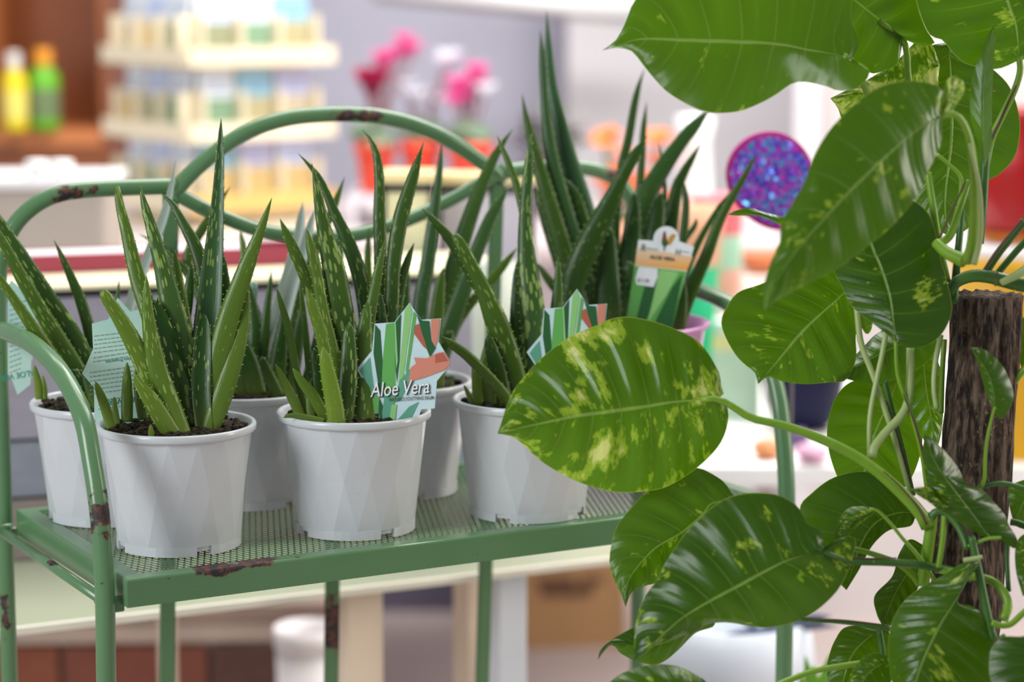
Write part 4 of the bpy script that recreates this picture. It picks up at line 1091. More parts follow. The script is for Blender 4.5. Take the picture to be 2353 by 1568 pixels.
stalk('sheath', [(2036, 920), (2058, 985), (2076, 1050), (2092, 1110)], 2.062, 2.054, 4, 6, M_STEMB)
stalk('aerial_root', [(2162, 770), (2150, 830), (2146, 890), (2152, 940)], 2.06, 2.055, 13, 13, M_STEMP)
stalk('stem', [(2170, 780), (2165, 860), (2162, 950)], 2.075, 2.075, 12, 14, M_STEM)
# the big cream-splashed leaf in front of the pots
pleaf([(1652, 916), (1600, 920), (1540, 925), (1480, 935), (1400, 946), (1320, 957), (1240, 974), (1190, 985), (1143, 997)],
      [(1668, 930), (1674, 955), (1665, 1000), (1640, 1040), (1590, 1085), (1530, 1120), (1480, 1130), (1420, 1132), (1370, 1122), (1310, 1100), (1250, 1065), (1210, 1030), (1185, 1008), (1165, 1001)],
      [(1663, 908), (1657, 885), (1655, 862), (1646, 844), (1623, 806), (1597, 779), (1546, 754), (1499, 738), (1444, 728), (1403, 733), (1371, 748), (1323, 767), (1279, 795), (1237, 830), (1205, 866), (1180, 897), (1165, 930), (1153, 968)],
      2.02, 2.01, .024, .026, tint=.50, vg=.60, corr=.0030, seed=3)
stalk('petiole', [(1610, 919), (1652, 918), (1690, 939), (1730, 962), (1800, 978), (1880, 1006), (1960, 1045), (2020, 1087), (2080, 1142), (2116, 1182), (2132, 1212)], 2.018, 2.03, 14, 32, M_STEM)
stalk('sheath', [(2030, 1083), (2070, 1120), (2110, 1166), (2130, 1205)], 2.018, 2.018, 3, 7, M_STEMB)
# --- lower leaves
pleaf([(1720, 1150), (1640, 1155), (1614, 1182), (1565, 1225), (1508, 1258), (1466, 1301), (1442, 1340), (1437, 1396)],
      [(1740, 1180), (1700, 1230), (1640, 1270), (1580, 1310), (1505, 1341), (1482, 1347), (1452, 1362)],
      [(1710, 1150), (1687, 1138), (1664, 1109), (1637, 1090), (1608, 1077), (1581, 1080), (1535, 1103), (1489, 1129), (1449, 1169), (1419, 1208), (1404, 1255), (1401, 1301), (1413, 1337), (1427, 1366)],
      2.06, 2.03, .012, .010, tint=.42, vg=.28)
pleaf([(1640, 1420), (1560, 1465), (1480, 1488), (1420, 1478), (1388, 1490), (1374, 1518)],
      [(1640, 1440), (1598, 1456), (1555, 1498), (1522, 1523), (1495, 1528), (1459, 1519), (1426, 1502), (1407, 1482), (1386, 1500)],
      [(1600, 1400), (1520, 1420), (1449, 1446), (1400, 1475), (1379, 1496)], 2.03, 2.02, .010, .006, tint=.08, vg=.08)
pleaf([(1892, 1264), (1859, 1275), (1812, 1288), (1763, 1311), (1697, 1347), (1631, 1382), (1565, 1423), (1508, 1473), (1456, 1520)],
      [(1908, 1255), (1931, 1238), (1954, 1232), (1968, 1242), (1964, 1265), (1951, 1308), (1925, 1357), (1885, 1397), (1845, 1423), (1806, 1436), (1753, 1443), (1707, 1436), (1664, 1431), (1624, 1436), (1598, 1453), (1565, 1463), (1515, 1479), (1482, 1502)],
      [(1890, 1235), (1878, 1212), (1855, 1205), (1839, 1172), (1812, 1149), (1779, 1136), (1730, 1133), (1680, 1141), (1641, 1162), (1608, 1192), (1575, 1225), (1548, 1265), (1525, 1301), (1509, 1334), (1482, 1370), (1466, 1410), (1459, 1446), (1457, 1489)],
      1.97, 1.97, .020, .022, tint=.14, vg=.36, corr=.0022, seed=12)
stalk('petiole', [(1892, 1266), (1920, 1280), (1956, 1291), (2035, 1293), (2108, 1298), (2185, 1312), (2230, 1330)], 1.975, 2.03, 14, 22, M_STEMD)
stalk('sheath', [(1960, 1282), (2000, 1284), (2060, 1283)], 1.985, 2.0, 4, 3, M_STEMB)
stalk('petiole', [(1962, 1262), (2000, 1272), (2060, 1294), (2096, 1322), (2112, 1345)], 2.03, 2.04, 12, 17, M_STEM)
pleaf([(1640, 1640), (1560, 1580), (1480, 1580), (1390, 1600)], [(1620, 1720), (1500, 1700), (1420, 1650)], [(1640, 1600), (1621, 1566), (1588, 1545), (1555, 1531), (1515, 1527), (1482, 1530), (1433, 1546), (1400, 1570)], 1.98, 1.97, .010, .020, tint=.36, vg=.45)
pleaf([(2106, 1180), (2060, 1180), (2010, 1205), (1975, 1262), (1945, 1357)],
      [(2097, 1205), (2083, 1212), (2046, 1218), (2017, 1240), (1996, 1268), (1974, 1310)],
      [(2090, 1158), (2061, 1120), (2010, 1089), (1963, 1085), (1909, 1101), (1865, 1134), (1838, 1167), (1850, 1230), (1900, 1310)], 2.08, 2.06, .006, .014, tint=.20, vg=.12)
pleaf([(2016, 1173), (1985, 1185), (1955, 1205), (1920, 1255)], [(2005, 1185), (1975, 1205), (1945, 1240)], [(2000, 1166), (1956, 1166), (1931, 1188), (1918, 1230)], 2.02, 2.01, .004, .010, tint=.45, vg=.5, nS=5)
stalk('petiole', [(1998, 1170), (2017, 1175), (2046, 1203), (2075, 1239), (2108, 1276), (2146, 1332)], 2.015, 2.03, 7, 11, M_STEM)
# small leaf lying against the bark
pleaf([(2284, 945), (2283, 905), (2268, 855), (2229, 797)], [(2276, 930), (2262, 890), (2249, 840), (2236, 812)], [(2298, 964), (2310, 955), (2324, 932), (2329, 906), (2319, 871), (2300, 837), (2266, 806)], 1.995, 1.99, .006, .010, tint=.30, vg=.30)
stalk('petiole', [(2286, 935), (2279, 960), (2270, 1000), (2264, 1050), (2262, 1100), (2254, 1120)], 1.995, 2.015, 6, 10, M_STEM)
stalk('stem', [(2244, 1124), (2262, 1118), (2300, 1111), (2353, 1123), (2420, 1150)], 2.018, 2.02, 11, 12, M_STEMD)
# folded leaf over the pole's foot
pleaf([(2276, 1240), (2240, 1190), (2195, 1130), (2150, 1065), (2124, 1000)],
      [(2300, 1243), (2332, 1262), (2339, 1248), (2332, 1228), (2318, 1206), (2307, 1181), (2282, 1152), (2253, 1123), (2217, 1110), (2206, 1083), (2180, 1047), (2148, 1014)],
      [(2256, 1232), (2209, 1203), (2162, 1174), (2140, 1150), (2132, 1115), (2124, 1083), (2120, 1036)], 1.99, 1.985, .016, .010, tint=.20, vg=.34, corr=.0018)
pleaf([(2180, 1165), (2140, 1140), (2090, 1125)], [(2160, 1172), (2135, 1155), (2112, 1140)], [(2170, 1145), (2145, 1122), (2115, 1120)], 1.99, 1.985, .003, .006, tint=.35, vg=.6, nS=5, nT=18)
stalk('petiole', [(2300, 1236), (2271, 1238), (2245, 1247), (2216, 1260)], 1.985, 1.995, 8, 9, M_STEM)
stalk('stem', [(2140, 1190), (2150, 1178), (2172, 1178), (2198, 1204), (2216, 1240), (2222, 1262)], 2.01, 1.995, 20, 18, M_STEMD)
stalk('stem', [(2142, 1180), (2138, 1220), (2128, 1290), (2120, 1345)], 2.03, 2.04, 26, 30, M_STEM)
stalk('petiole', [(2170, 1185), (2166, 1240), (2156, 1305)], 2.005, 2.01, 14, 12, M_STEM)
stalk('stem', [(2232, 1232), (2244, 1290), (2256, 1350), (2270, 1420), (2282, 1470)], 1.99, 1.985, 18, 22, M_STEMD)
stalk('stem', [(2150, 1308), (2220, 1322), (2275, 1334), (2305, 1360), (2316, 1392), (2306, 1425)], 2.02, 1.99, 18, 22, M_STEM)
stalk('stem', [(2278, 1431), (2300, 1438), (2324, 1434), (2353, 1408), (2400, 1370)], 1.98, 1.98, 15, 15, M_STEM)
stalk('petiole', [(2316, 1240), (2314, 1290), (2318, 1360)], 2.03, 2.02, 12, 12, M_STEMD)
# big two-sided leaf at the bottom
pleaf([(2232, 1290), (2216, 1345), (2186, 1397), (2162, 1435), (2126, 1507), (2104, 1568), (2080, 1660)],
      [(2205, 1298), (2162, 1326), (2119, 1348), (2083, 1377), (2061, 1406), (2046, 1442), (2041, 1482), (2043, 1525), (2052, 1580), (2066, 1630)],
      [(2252, 1284), (2246, 1304), (2219, 1342), (2200, 1388), (2227, 1391), (2253, 1406), (2271, 1435), (2285, 1471), (2290, 1530), (2262, 1600), (2180, 1650)],
      1.975, 1.96, .022, .016, tint=.40, vg=.34)
stalk('petiole', [(2256, 1280), (2238, 1284), (2214, 1288)], 1.972, 1.97, 9, 11, M_STEMP)
pleaf([(2125, 1255), (2090, 1310), (2055, 1370), (2028, 1440)], [(2090, 1240), (2065, 1275), (2050, 1325), (2010, 1369), (2014, 1410)], [(2130, 1300), (2110, 1350), (2080, 1400), (2050, 1436)], 2.09, 2.06, .006, .006, tint=.02, vg=.12)
pleaf([(2390, 1440), (2370, 1520), (2340, 1640)], [(2353, 1462), (2307, 1464), (2282, 1485), (2274, 1510), (2276, 1560), (2300, 1620)], [(2430, 1460), (2440, 1540), (2400, 1620)], 1.93, 1.92, .012, .012, tint=.0, vg=.0)
pleaf([(2040, 1445), (1990, 1470), (1950, 1520), (1925, 1620)], [(2060, 1520), (2030, 1600), (1980, 1640)], [(2010, 1440), (1945, 1441), (1919, 1471), (1905, 1507), (1900, 1540), (1905, 1590)], 2.07, 2.05, .008, .01, tint=.42, vg=.05)
pleaf([(2046, 1522), (2020, 1530), (1985, 1560), (1950, 1640)], [(2050, 1560), (2020, 1610), (1980, 1640)], [(2034, 1506), (2003, 1502), (1974, 1521), (1950, 1562), (1940, 1610)], 2.0, 1.98, .008, .008, tint=.38, vg=.38)
stalk('petiole', [(1780, 1580), (1807, 1566), (1872, 1543), (1930, 1532), (1985, 1524)], 1.99, 2.02, 15, 14, M_STEM)
stalk('petiole', [(1835, 1424), (1945, 1431), (2039, 1445), (2100, 1460)], 1.99, 2.02, 9, 14, M_STEMD)
stalk('sheath', [(1835, 1421), (1940, 1426), (2040, 1438)], 1.985, 2.012, 3, 4, M_STEMB)
stalk('petiole', [(2020, 1447), (2028, 1500), (2030, 1568), (2034, 1640)], 2.03, 2.03, 14, 18, M_STEMD)
# slips of leaf at the edges
pleaf([(1830, 512), (1790, 506), (1740, 489), (1670, 493)], [(1815, 525), (1790, 516), (1765, 503), (1732, 495), (1694, 496)], [(1825, 502), (1797, 498), (1751, 486), (1723, 478), (1694, 483)], 2.03, 2.03, .004, .004, tint=.55, vg=.25, nS=5, nT=20)
pleaf([(2400, 720), (2370, 780), (2348, 850)], [(2360, 720), (2341, 760), (2340, 810)], [(2420, 780), (2400, 840), (2370, 860)], 2.10, 2.09, .004, .004, tint=.45, vg=.2, nS=5)
pleaf([(2400, 1110), (2360, 1140), (2330, 1205)], [(2370, 1100), (2322, 1118), (2319, 1160)], [(2420, 1150), (2390, 1200), (2350, 1215)], 2.05, 2.04, .006, .006, tint=.5, vg=.15, nS=5)
pleaf([(2400, 1230), (2370, 1290), (2350, 1370)], [(2360, 1225), (2335, 1250), (2334, 1310)], [(2420, 1290), (2400, 1350), (2375, 1370)], 2.0, 1.99, .006, .006, tint=.25, vg=.3, nS=5)
stalk('petiole', [(2330, 880), (2353, 850), (2400, 810)], 2.06, 2.05, 16, 16, M_STEM)
stalk('stem', [(2322, 1200), (2345, 1205), (2400, 1230)], 2.03, 2.02, 16, 18, M_STEMD)
stalk('stem', [(2300, 1460), (2320, 1500), (2332, 1600)], 1.97, 1.96, 18, 20, M_STEMD)
# ------------------------------------------------------------------ things behind the stand
def pxbox(name, x0, x1, y0, y1, d, depth, mat, parent=None, zb=None, zt=None, yaw=0.0, bevel=0.0, off=None):
    """box whose front face covers the pixel rectangle at depth d; zb / zt override its bottom / top height"""
    c = P((x0 + x1)/2, (y0 + y1)/2, d); w = (x1 - x0)*d/F
    top = P((x0 + x1)/2, y0, d).z if zt is None else zt
    bot = P((x0 + x1)/2, y1, d).z if zb is None else zb
    cc = Vector((c.x - math.sin(yaw)*depth/2, c.y + math.cos(yaw)*depth/2, (top + bot)/2))
    return boxobj(name, cc, (w, depth, top - bot), mat, parent, yaw, bevel, off)
YAW = math.atan2(UDIR.y, UDIR.x)

# --- long pale table right behind the stand
TZ = 0.827
a0 = PZ(-260, 1476, TZ); a1 = PZ(1560, 1262, TZ)
tdir = (a1 - a0); tdir.z = 0; TL = tdir.length; tdir.normalize(); tnor = Vector((-tdir.y, tdir.x, 0)); TYAW = math.atan2(tdir.y, tdir.x)
TD = 0.60
def TP(u, v, z): return a0 + tdir*u + tnor*v + Vector((0, 0, z - TZ))
tb = empty('display_table', TP(TL/2, TD/2, 0), 'long pale table with beige legs standing behind the plant stand', 'table')
TO = tb.location.copy()
M_TT = plain('pale_table_top', srgb(158, 162, 138), 0.4, var=0.05, scale=6)
M_TE = plain('cream_table_edge', srgb(226, 220, 204), 0.45, var=0.04)
M_TLEG = plain('beige_table_leg', srgb(226, 206, 186), 0.55, var=0.05)
boxobj('table_top', TP(TL/2, TD/2, TZ - 0.004), (TL, TD, 0.008), M_TT, tb, TYAW, 0.001, TO)
boxobj('edge_strip', TP(TL/2, -0.003, TZ - 0.004), (TL, 0.006, 0.009), M_TE, tb, TYAW, 0.001, TO)
boxobj('apron', TP(TL/2, TD/2, TZ - 0.018), (TL - 0.1, 0.03, 0.020), M_TE, tb, TYAW, 0.0, TO)
def tleg(px, wpx, v, mat):
    q = PPL(px, 1430, TP(0, v, TZ), tnor); u = (q - a0).dot(tdir)
    boxobj('leg', TP(u, v, (TZ - 0.008)/2), (wpx*2.75/F, 0.045, TZ - 0.008), mat, tb, TYAW, 0.003, TO)
tleg(822, 92, 0.06, M_TLEG); tleg(1082, 62, 0.30, M_TLEG); tleg(-120, 92, 0.06, M_TLEG); tleg(1160, 76, 0.06, plain('white_table_leg', srgb(212, 216, 224), 0.5, var=0.04)); tleg(384, 30, 0.55, M_TLEG)

# --- grey planked crate with cream lid and black edging, on that table
cl = P(-140, 676, 2.72); cr = P(1190, 612, 2.93)
cdir = cr - cl; cdir.z = 0; CL = cdir.length; cdir.normalize(); CY = math.atan2(cdir.y, cdir.x); cn = Vector((-cdir.y, cdir.x, 0))
CT = min(cl.z, cr.z) - 0.002; CDp = 0.20
def CP(u, v, z): return Vector((cl.x, cl.y, 0)) + cdir*u + cn*v + Vector((0, 0, z))
crt = empty('plank_crate', CP(CL/2, CDp/2, TZ), 'grey wooden plank crate with a cream lid edged in black, behind the aloes', 'crate')
CO = crt.location.copy()
M_GP = []
for i, c in enumerate([(150, 146, 160), (132, 136, 150), (134, 122, 118)]):
    k = N('grey_plank_%d' % i); tc = k.n('TexCoord'); mp = k.n('Mapping'); k.l(tc.outputs['Object'], mp.inputs[0]); mp.inputs['Scale'].default_value = (0.15, 1, 1)
    n1 = k.noise(60, mp.outputs[0], 4); cc = srgb(*c)
    M_GP.append(k.bsdf(k.mix(n1, tuple(x*.72 for x in cc), tuple(x*1.15 for x in cc)), 0.7, 0.3, k.bump(n1, .3, .002)))
hgt = CT - 0.006 - TZ
zs_ = [TZ, TZ + hgt*0.24, TZ + hgt*0.46, CT - 0.006]
for i in range(3):
    for v in (0.008, CDp - 0.008):
        boxobj('plank', CP(CL/2, v, (zs_[i] + zs_[i + 1])/2), (CL, 0.016, zs_[i + 1] - zs_[i] - 0.004), M_GP[2 - i], crt, CY, 0.001, CO)
    for u in (0.008, CL - 0.008):
        boxobj('plank', CP(u, CDp/2, (zs_[i] + zs_[i + 1])/2), (0.016, CDp - 0.034, zs_[i + 1] - zs_[i] - 0.004), M_GP[2 - i], crt, CY, 0.001, CO)
boxobj('black_edging', CP(CL/2, CDp/2, CT - 0.003), (CL + 0.006, CDp + 0.006, 0.0065), plain('black_edging', srgb(30, 30, 34), 0.4), crt, CY, 0.0, CO)
boxobj('lid', CP(CL/2, CDp/2, CT + 0.003), (CL + 0.002, CDp + 0.002, 0.0055), plain('cream_lid', srgb(232, 224, 190), 0.4, var=0.04), crt, CY, 0.001, CO)

# burgundy tray on the crate, with loose white paper in it
M_BURG = plain('burgundy_card', srgb(146, 56, 74), 0.5, var=0.05)
bt = empty('burgundy_tray', CP(0.235, CDp*0.80, CT + 0.0065), 'shallow burgundy tray lying along the back of the plank crate', 'tray')
bt.rotation_euler = (0, 0, CY)
for nm, c, s in (('base', (0, 0, 0.002), (0.44, 0.075, 0.004)), ('side', (0, -0.036, 0.012), (0.44, 0.004, 0.019)), ('side', (0, 0.036, 0.012), (0.44, 0.004, 0.019)), ('end', (-0.218, 0, 0.012), (0.004, 0.068, 0.019)), ('end', (0.218, 0, 0.012), (0.004, 0.068, 0.019))):
    boxobj(nm, c, s, M_BURG, bt)
pp = boxobj('paper_stack', CP(0.215, CDp*0.80, CT + 0.0065 + 0.004 + 0.0085), (0.36, 0.06, 0.0165), plain('white_paper', srgb(226, 218, 224), 0.6, var=0.03), None, CY)
tag(pp, 'stack of pale paper filling the burgundy tray', 'paper')

# cream boxes with black trim standing on the table behind the crate
def trimmed_box(x0, x1, y0, d, depth, label, yaw, m_front):
    c = P((x0 + x1)/2, y0, d); w = (x1 - x0)*d/F; h = c.z - TZ
    r = empty('trimmed_box', (c.x, c.y + depth/2, TZ + 0.0005), label, 'box', 'cream boxes with black trim'); r.rotation_euler = (0, 0, yaw)
    bm = bmesh.new(); box(bm, (0, 0, h/2), (w, depth, h - 0.002)); bobj('box_body', bm, m_front, r)
    M_BK = plain('black_trim', srgb(34, 36, 42), 0.4)
    for sx in (-1, 1): boxobj('corner_trim', (sx*w/2, -depth/2, h/2), (0.006, 0.006, h - 0.002), M_BK, r)
    boxobj('top_trim', (0, -depth/2 - 0.001, h*0.965), (w, 0.004, 0.010), M_BK, r)
    boxobj('lid', (0, 0, h - 0.001), (w + 0.008, depth + 0.008, 0.012), plain('cream_box_lid', srgb(226, 208, 158), 0.5), r)
    return r
k = N('cream_reeded_panel'); tc = k.n('TexCoord'); wv = k.n('TexWave'); wv.bands_direction = 'X'; wv.inputs['Scale'].default_value = 60; k.l(tc.outputs['Object'], wv.inputs[0])
M_REED = k.bsdf(k.mix(wv.outputs[0], srgb(206, 200, 160), srgb(228, 224, 188)), 0.55, 0.3, k.bump(wv.outputs[0], .3, .001))
trimmed_box(882, 990, 408, 3.12, 0.08, 'pale reeded box with black corner trim, nearest the red cyclamen pots', 0.0, M_REED)
trimmed_box(1016, 1230, 412, 3.17, 0.07, 'wide lilac-sided box with cream lid and black band behind the right aloes', -0.08, plain('lilac_box_side', srgb(196, 190, 204), 0.5, var=0.05))
# clear vase in front of it
vz = P(1140, 690, 2.84)
va = tag(latheobj('glass_vase', [(0, 0.0), (0.024, 0.0), (0.026, 0.01), (0.030, 0.34), (0.028, 0.34), (0.024, 0.012), (0, 0.008)], plain('frosted_glass', srgb(214, 218, 206), 0.2, 0.6, var=0.1, scale=8, trans=0.4), None, 32),
         'tall frosted vase glimpsed between the right aloe leaves', 'vase'); va.location = (vz.x, vz.y, TZ + 0.0005)

# --- things under the table: sleeper timbers on bricks, white tub
M_BRICK = []
for i, c in enumerate([(112, 66, 54), (84, 58, 52), (108, 100, 98), (122, 72, 54)]):
    M_BRICK.append(plain('brick_%d' % i, srgb(*c), 0.85, 0.2, var=0.25, scale=40, bump=.3))
bw = empty('brick_plinth', (P(220, 1500, 3.7).x, P(220, 1500, 3.7).y + 0.055, 0), 'low brick plinth carrying grey timber under the table', 'plinth')
shared = {}
zt_ = ZD(1482, 3.7)
bh = zt_/6.0
for r_ in range(6):
    for q in range(3):
        o = boxobj('brick', (-0.23 + q*0.23 + (0.06 if r_ % 2 else -0.055), 0, bh*(r_ + 0.5)), (0.222, 0.105, bh - 0.009), M_BRICK[(r_*3 + q*5) % 4], bw, 0, 0.003)
boxobj('mortar', (0, 0.006, zt_/2), (0.64, 0.084, zt_ - 0.004), plain('mortar', srgb(150, 140, 132), 0.9), bw)
M_SLP = plain('weathered_timber', srgb(140, 118, 108), 0.8, 0.2, var=0.3, scale=14, bump=.2)
M_SLP2 = plain('weathered_timber_pale', srgb(160, 142, 130), 0.8, 0.2, var=0.25, scale=14, bump=.2)
sh = ZD(1385, 3.7) - zt_
for i, (m, lab) in enumerate(((M_SLP2, 'lower weathered timber resting on the bricks under the table'), (M_SLP, 'upper weathered timber resting on the paler one under the table'))):
    o = boxobj('timber_sleeper', (bw.location.x + 0.03*i, bw.location.y, zt_ + sh*(0.25 + 0.5*i) + 0.001), (0.72, 0.12, sh*0.5 - 0.002), m, None, 0.05, 0.004)
    tag(o, lab, 'timber', 'timbers under the table')
tz_ = ZD(1438, 3.45); tq = P(706, 1500, 3.45)
wt = empty('white_tub', (tq.x, tq.y, 0), 'tall white plastic tub on the floor beneath the table', 'tub')
latheobj('tub_body', [(0, 0), (0.034, 0), (0.036, 0.005), (0.045, tz_ - 0.03), (0.042, tz_ - 0.03), (0.033, 0.01), (0, 0.01)], plain('white_tub', srgb(226, 220, 222), 0.4, var=0.03), wt, 40)
latheobj('tub_rim', [(0.0445, tz_ - 0.032), (0.0475, tz_ - 0.03), (0.0475, tz_), (0.045, tz_), (0.0425, tz_ - 0.03)], MATS['white_tub'], wt, 40)
# navy-grey plinth and cardboard box on the floor far behind
q0 = PZ(960, 1424, 0.0)
tag(pxbox('dark_plinth', 420, 1330, 1300, 1424, 5.72, 0.2, plain('navy_grey_board', srgb(92, 86, 104), 0.6, var=0.2, scale=8), zb=0.0, zt=0.42), 'dark grey board plinth seen low between the table legs', 'plinth')
q1 = P(1310, 1430, 5.40)
cb = empty('cardboard_box', (q1.x, q1.y + 0.12, 0), 'brown cardboard box with blurred print under the tables', 'box'); cb.rotation_euler = (0, 0, 0.1)
M_CARDB = plain('brown_cardboard', srgb(188, 146, 100), 0.7, var=0.06)
bxh = ZD(1250, 5.40)
boxobj('carton', (0, 0, bxh/2), (0.235, 0.22, bxh), M_CARDB, cb)
boxobj('flap', (-0.06, 0, bxh + 0.002), (0.112, 0.22, 0.003), M_CARDB, cb); boxobj('flap', (0.06, 0, bxh + 0.002), (0.112, 0.22, 0.003), M_CARDB, cb)
M_PRB = flat('carton_print', srgb(112, 78, 56))
for x, z, w, h in ((-0.045, .66, .09, .018), (0.04, .66, .05, .018), (-0.02, .56, .12, .03)):
    boxobj('print', (x, -0.111, bxh*z), (w, 0.001, h), M_PRB, cb)

# --- far bench with seed rack and cyclamens
BZ = 1.03
fb = empty('far_bench', (-0.35, 4.65, 0), 'long pinkish bench holding the seed rack and cyclamens in the background', 'bench')
M_FB = plain('pinkish_bench', srgb(196, 182, 184), 0.5, var=0.05)
boxobj('bench_top', (0, 0, BZ - 0.015), (1.7, 0.85, 0.03), M_FB, fb, 0.0, 0.003)
for sx in (-1, 1):
    for sy in (-1, 1): boxobj('leg', (sx*0.80, sy*0.38, (BZ - 0.03)/2), (0.05, 0.05, BZ - 0.03), M_FB, fb)
boxobj('front_panel', (0, -0.40, BZ - 0.11), (1.55, 0.016, 0.16), plain('bench_panel', srgb(170, 158, 162), 0.6), fb)
# seed rack: a square tower, two faces in view
RKA = math.radians(38); RKW = 0.325
kc = P(432, 200, 4.38); e1 = Vector((math.cos(RKA), math.sin(RKA), 0)); e2 = Vector((-math.sin(RKA), math.cos(RKA), 0))
rk = empty('seed_rack', (kc.x + (e1.x + e2.x)*RKW/2, kc.y + (e1.y + e2.y)*RKW/2, BZ), 'cream revolving seed packet rack with tiers on two visible faces', 'rack', rz=RKA)
M_RK = plain('cream_rack', srgb(236, 222, 192), 0.5, var=0.04); M_RKO = plain('ochre_pocket', srgb(226, 186, 110), 0.5, var=0.08)
rh = 0.66
boxobj('core', (0, 0, rh/2 + 0.004), (RKW - 0.09, RKW - 0.09, rh), M_RK, rk)
boxobj('base_plate', (0, 0, 0.006), (RKW, RKW, 0.011), M_RK, rk)
tiers = [ZD(490, 4.38) - BZ, ZD(322, 4.38) - BZ, ZD(145, 4.38) - BZ]
packs = []
M_HD = [flat('packet_header_%d' % i, srgb(*c)) for i, c in enumerate([(150, 196, 216), (196, 196, 226), (206, 216, 244), (226, 232, 240)])]
M_PH = [flat('packet_photo_%d' % i, srgb(*c)) for i, c in enumerate([(176, 166, 128), (146, 150, 118), (190, 176, 150), (128, 158, 128), (204, 176, 118)])]
for ti, tz in enumerate(tiers):
    for fi in range(2):
        # face frame: fi 0 -> face looking along -y of the rack, fi 1 -> face along -x
        def FP(a, out, z): return (a, -RKW/2 + 0.03 - out, z) if fi == 0 else (-RKW/2 + 0.03 - out, -a, z)
        rz = 0.0 if fi == 0 else -PI/2
        lg = boxobj('ledge', FP(0, 0.004, tz), (RKW - 0.004, 0.052, 0.010), M_RK, rk, rz)
        boxobj('ledge_lip', FP(0, 0.031, tz + 0.010), (RKW - 0.004, 0.005, 0.034), M_RKO if ti == 0 and fi == 0 else M_RK, lg, rz)
        for q in (-1.5, -0.5, 0.5, 1.5):
            boxobj('divider', FP(q*0.084, 0.008, tz + 0.045), (0.006, 0.042, 0.08), M_RK, rk, rz)
        for q in (-1, 0, 1):
            packs.append((ti, fi, q, tz, FP, rz))
rows = ['bottom', 'middle', 'top']; cols = {-1: 'left', 0: 'middle', 1: 'right'}
for i, (ti, fi, q, tz, FP, rz) in enumerate(packs):
    lx, ly, lz = FP(q*0.084, 0.006, tz + 0.0055)
    wp = rk.location + Matrix.Rotation(RKA, 3, 'Z') @ Vector((lx, ly, lz))
    pk = empty('seed_packet', wp, 'seed packet, %s of the %s row on the rack\'s %s face' % (cols[q] + ' one', rows[ti], 'right' if fi == 0 else 'left'), 'seed packet', 'seed packets in the cream rack', RKA + rz)
    tl = Matrix.Rotation(-0.10, 4, 'X')
    ph_, hd = 0.066, 0.052
    ya = lambda z: 0.10*z
    boxobj('photo', (0, ya(ph_/2), ph_/2 + 0.0005), (0.073, 0.006, ph_), M_PH[(i*2 + ti) % 5] if not (ti == 0 and fi == 0) else M_PH[4], pk, 0, 0, None, tl)
    h_ = boxobj('header', (0, ya(ph_ + hd/2), ph_ + hd/2 + 0.0005), (0.073, 0.006, hd), M_HD[(i + ti) % 4] if fi == 0 else M_HD[(i % 2) + 2], pk, 0, 0, None, tl)
    for z in (0.012, 0.024, 0.036):
        boxobj('printed_line', (0, ya(ph_ + z) - 0.0036, ph_ + z), (0.056, 0.0008, 0.003), flat('packet_line', srgb(120, 140, 176)), h_, 0, 0, None, tl)

# cyclamens in red pots on a white riser
M_RED = plain('red_pot_plastic', srgb(224, 70, 44), 0.4, var=0.08); M_MAG = plain('magenta_petal', srgb(196, 30, 96), 0.6, var=0.2, trans=.3)
M_PNK = plain('pink_petal', srgb(250, 120, 190), 0.6, var=0.12, trans=.3); M_WHP = plain('white_petal', srgb(240, 240, 248), 0.6, var=0.05, trans=.3)
M_CYL = plain('cyclamen_leaf', srgb(92, 112, 88), 0.5, var=0.4, scale=30); M_CST = plain('cyclamen_stalk', srgb(120, 60, 60), 0.6)
RZ_ = ZD(442, 4.62)
rc = P(985, 442, 4.62)
ri = empty('white_riser', (rc.x + 0.012, rc.y + 0.05, BZ), 'low white riser lifting the cyclamens above the bench', 'riser')
boxobj('riser_top', (0, 0, RZ_ - BZ - 0.008), (0.33, 0.22, 0.014), plain('white_riser', srgb(226, 222, 230), 0.5, var=0.03), ri)
for sx in (-1, 1): boxobj('riser_side', (sx*0.155, 0, (RZ_ - BZ - 0.016)/2), (0.012, 0.22, RZ_ - BZ - 0.016), MATS['white_riser'], ri)
def petal(bm, c, dirv, up, l, w):
    s = dirv.cross(up).normalized()
    prof = [(0, .15), (.25, .6), (.55, 1.0), (.8, .8), (1, .15)]
    rows_ = []
    for t, ww in prof:
        p = c + dirv*(l*t) + up*(0.12*l*math.sin(PI*t))
        rows_.append([bm.verts.new(p - s*w*ww/2), bm.verts.new(p + up*w*0.1), bm.verts.new(p + s*w*ww/2)])
    for a, b in zip(rows_, rows_[1:]):
        bm.faces.new((a[0], a[1], b[1], b[0])); bm.faces.new((a[1], a[2], b[2], b[1]))
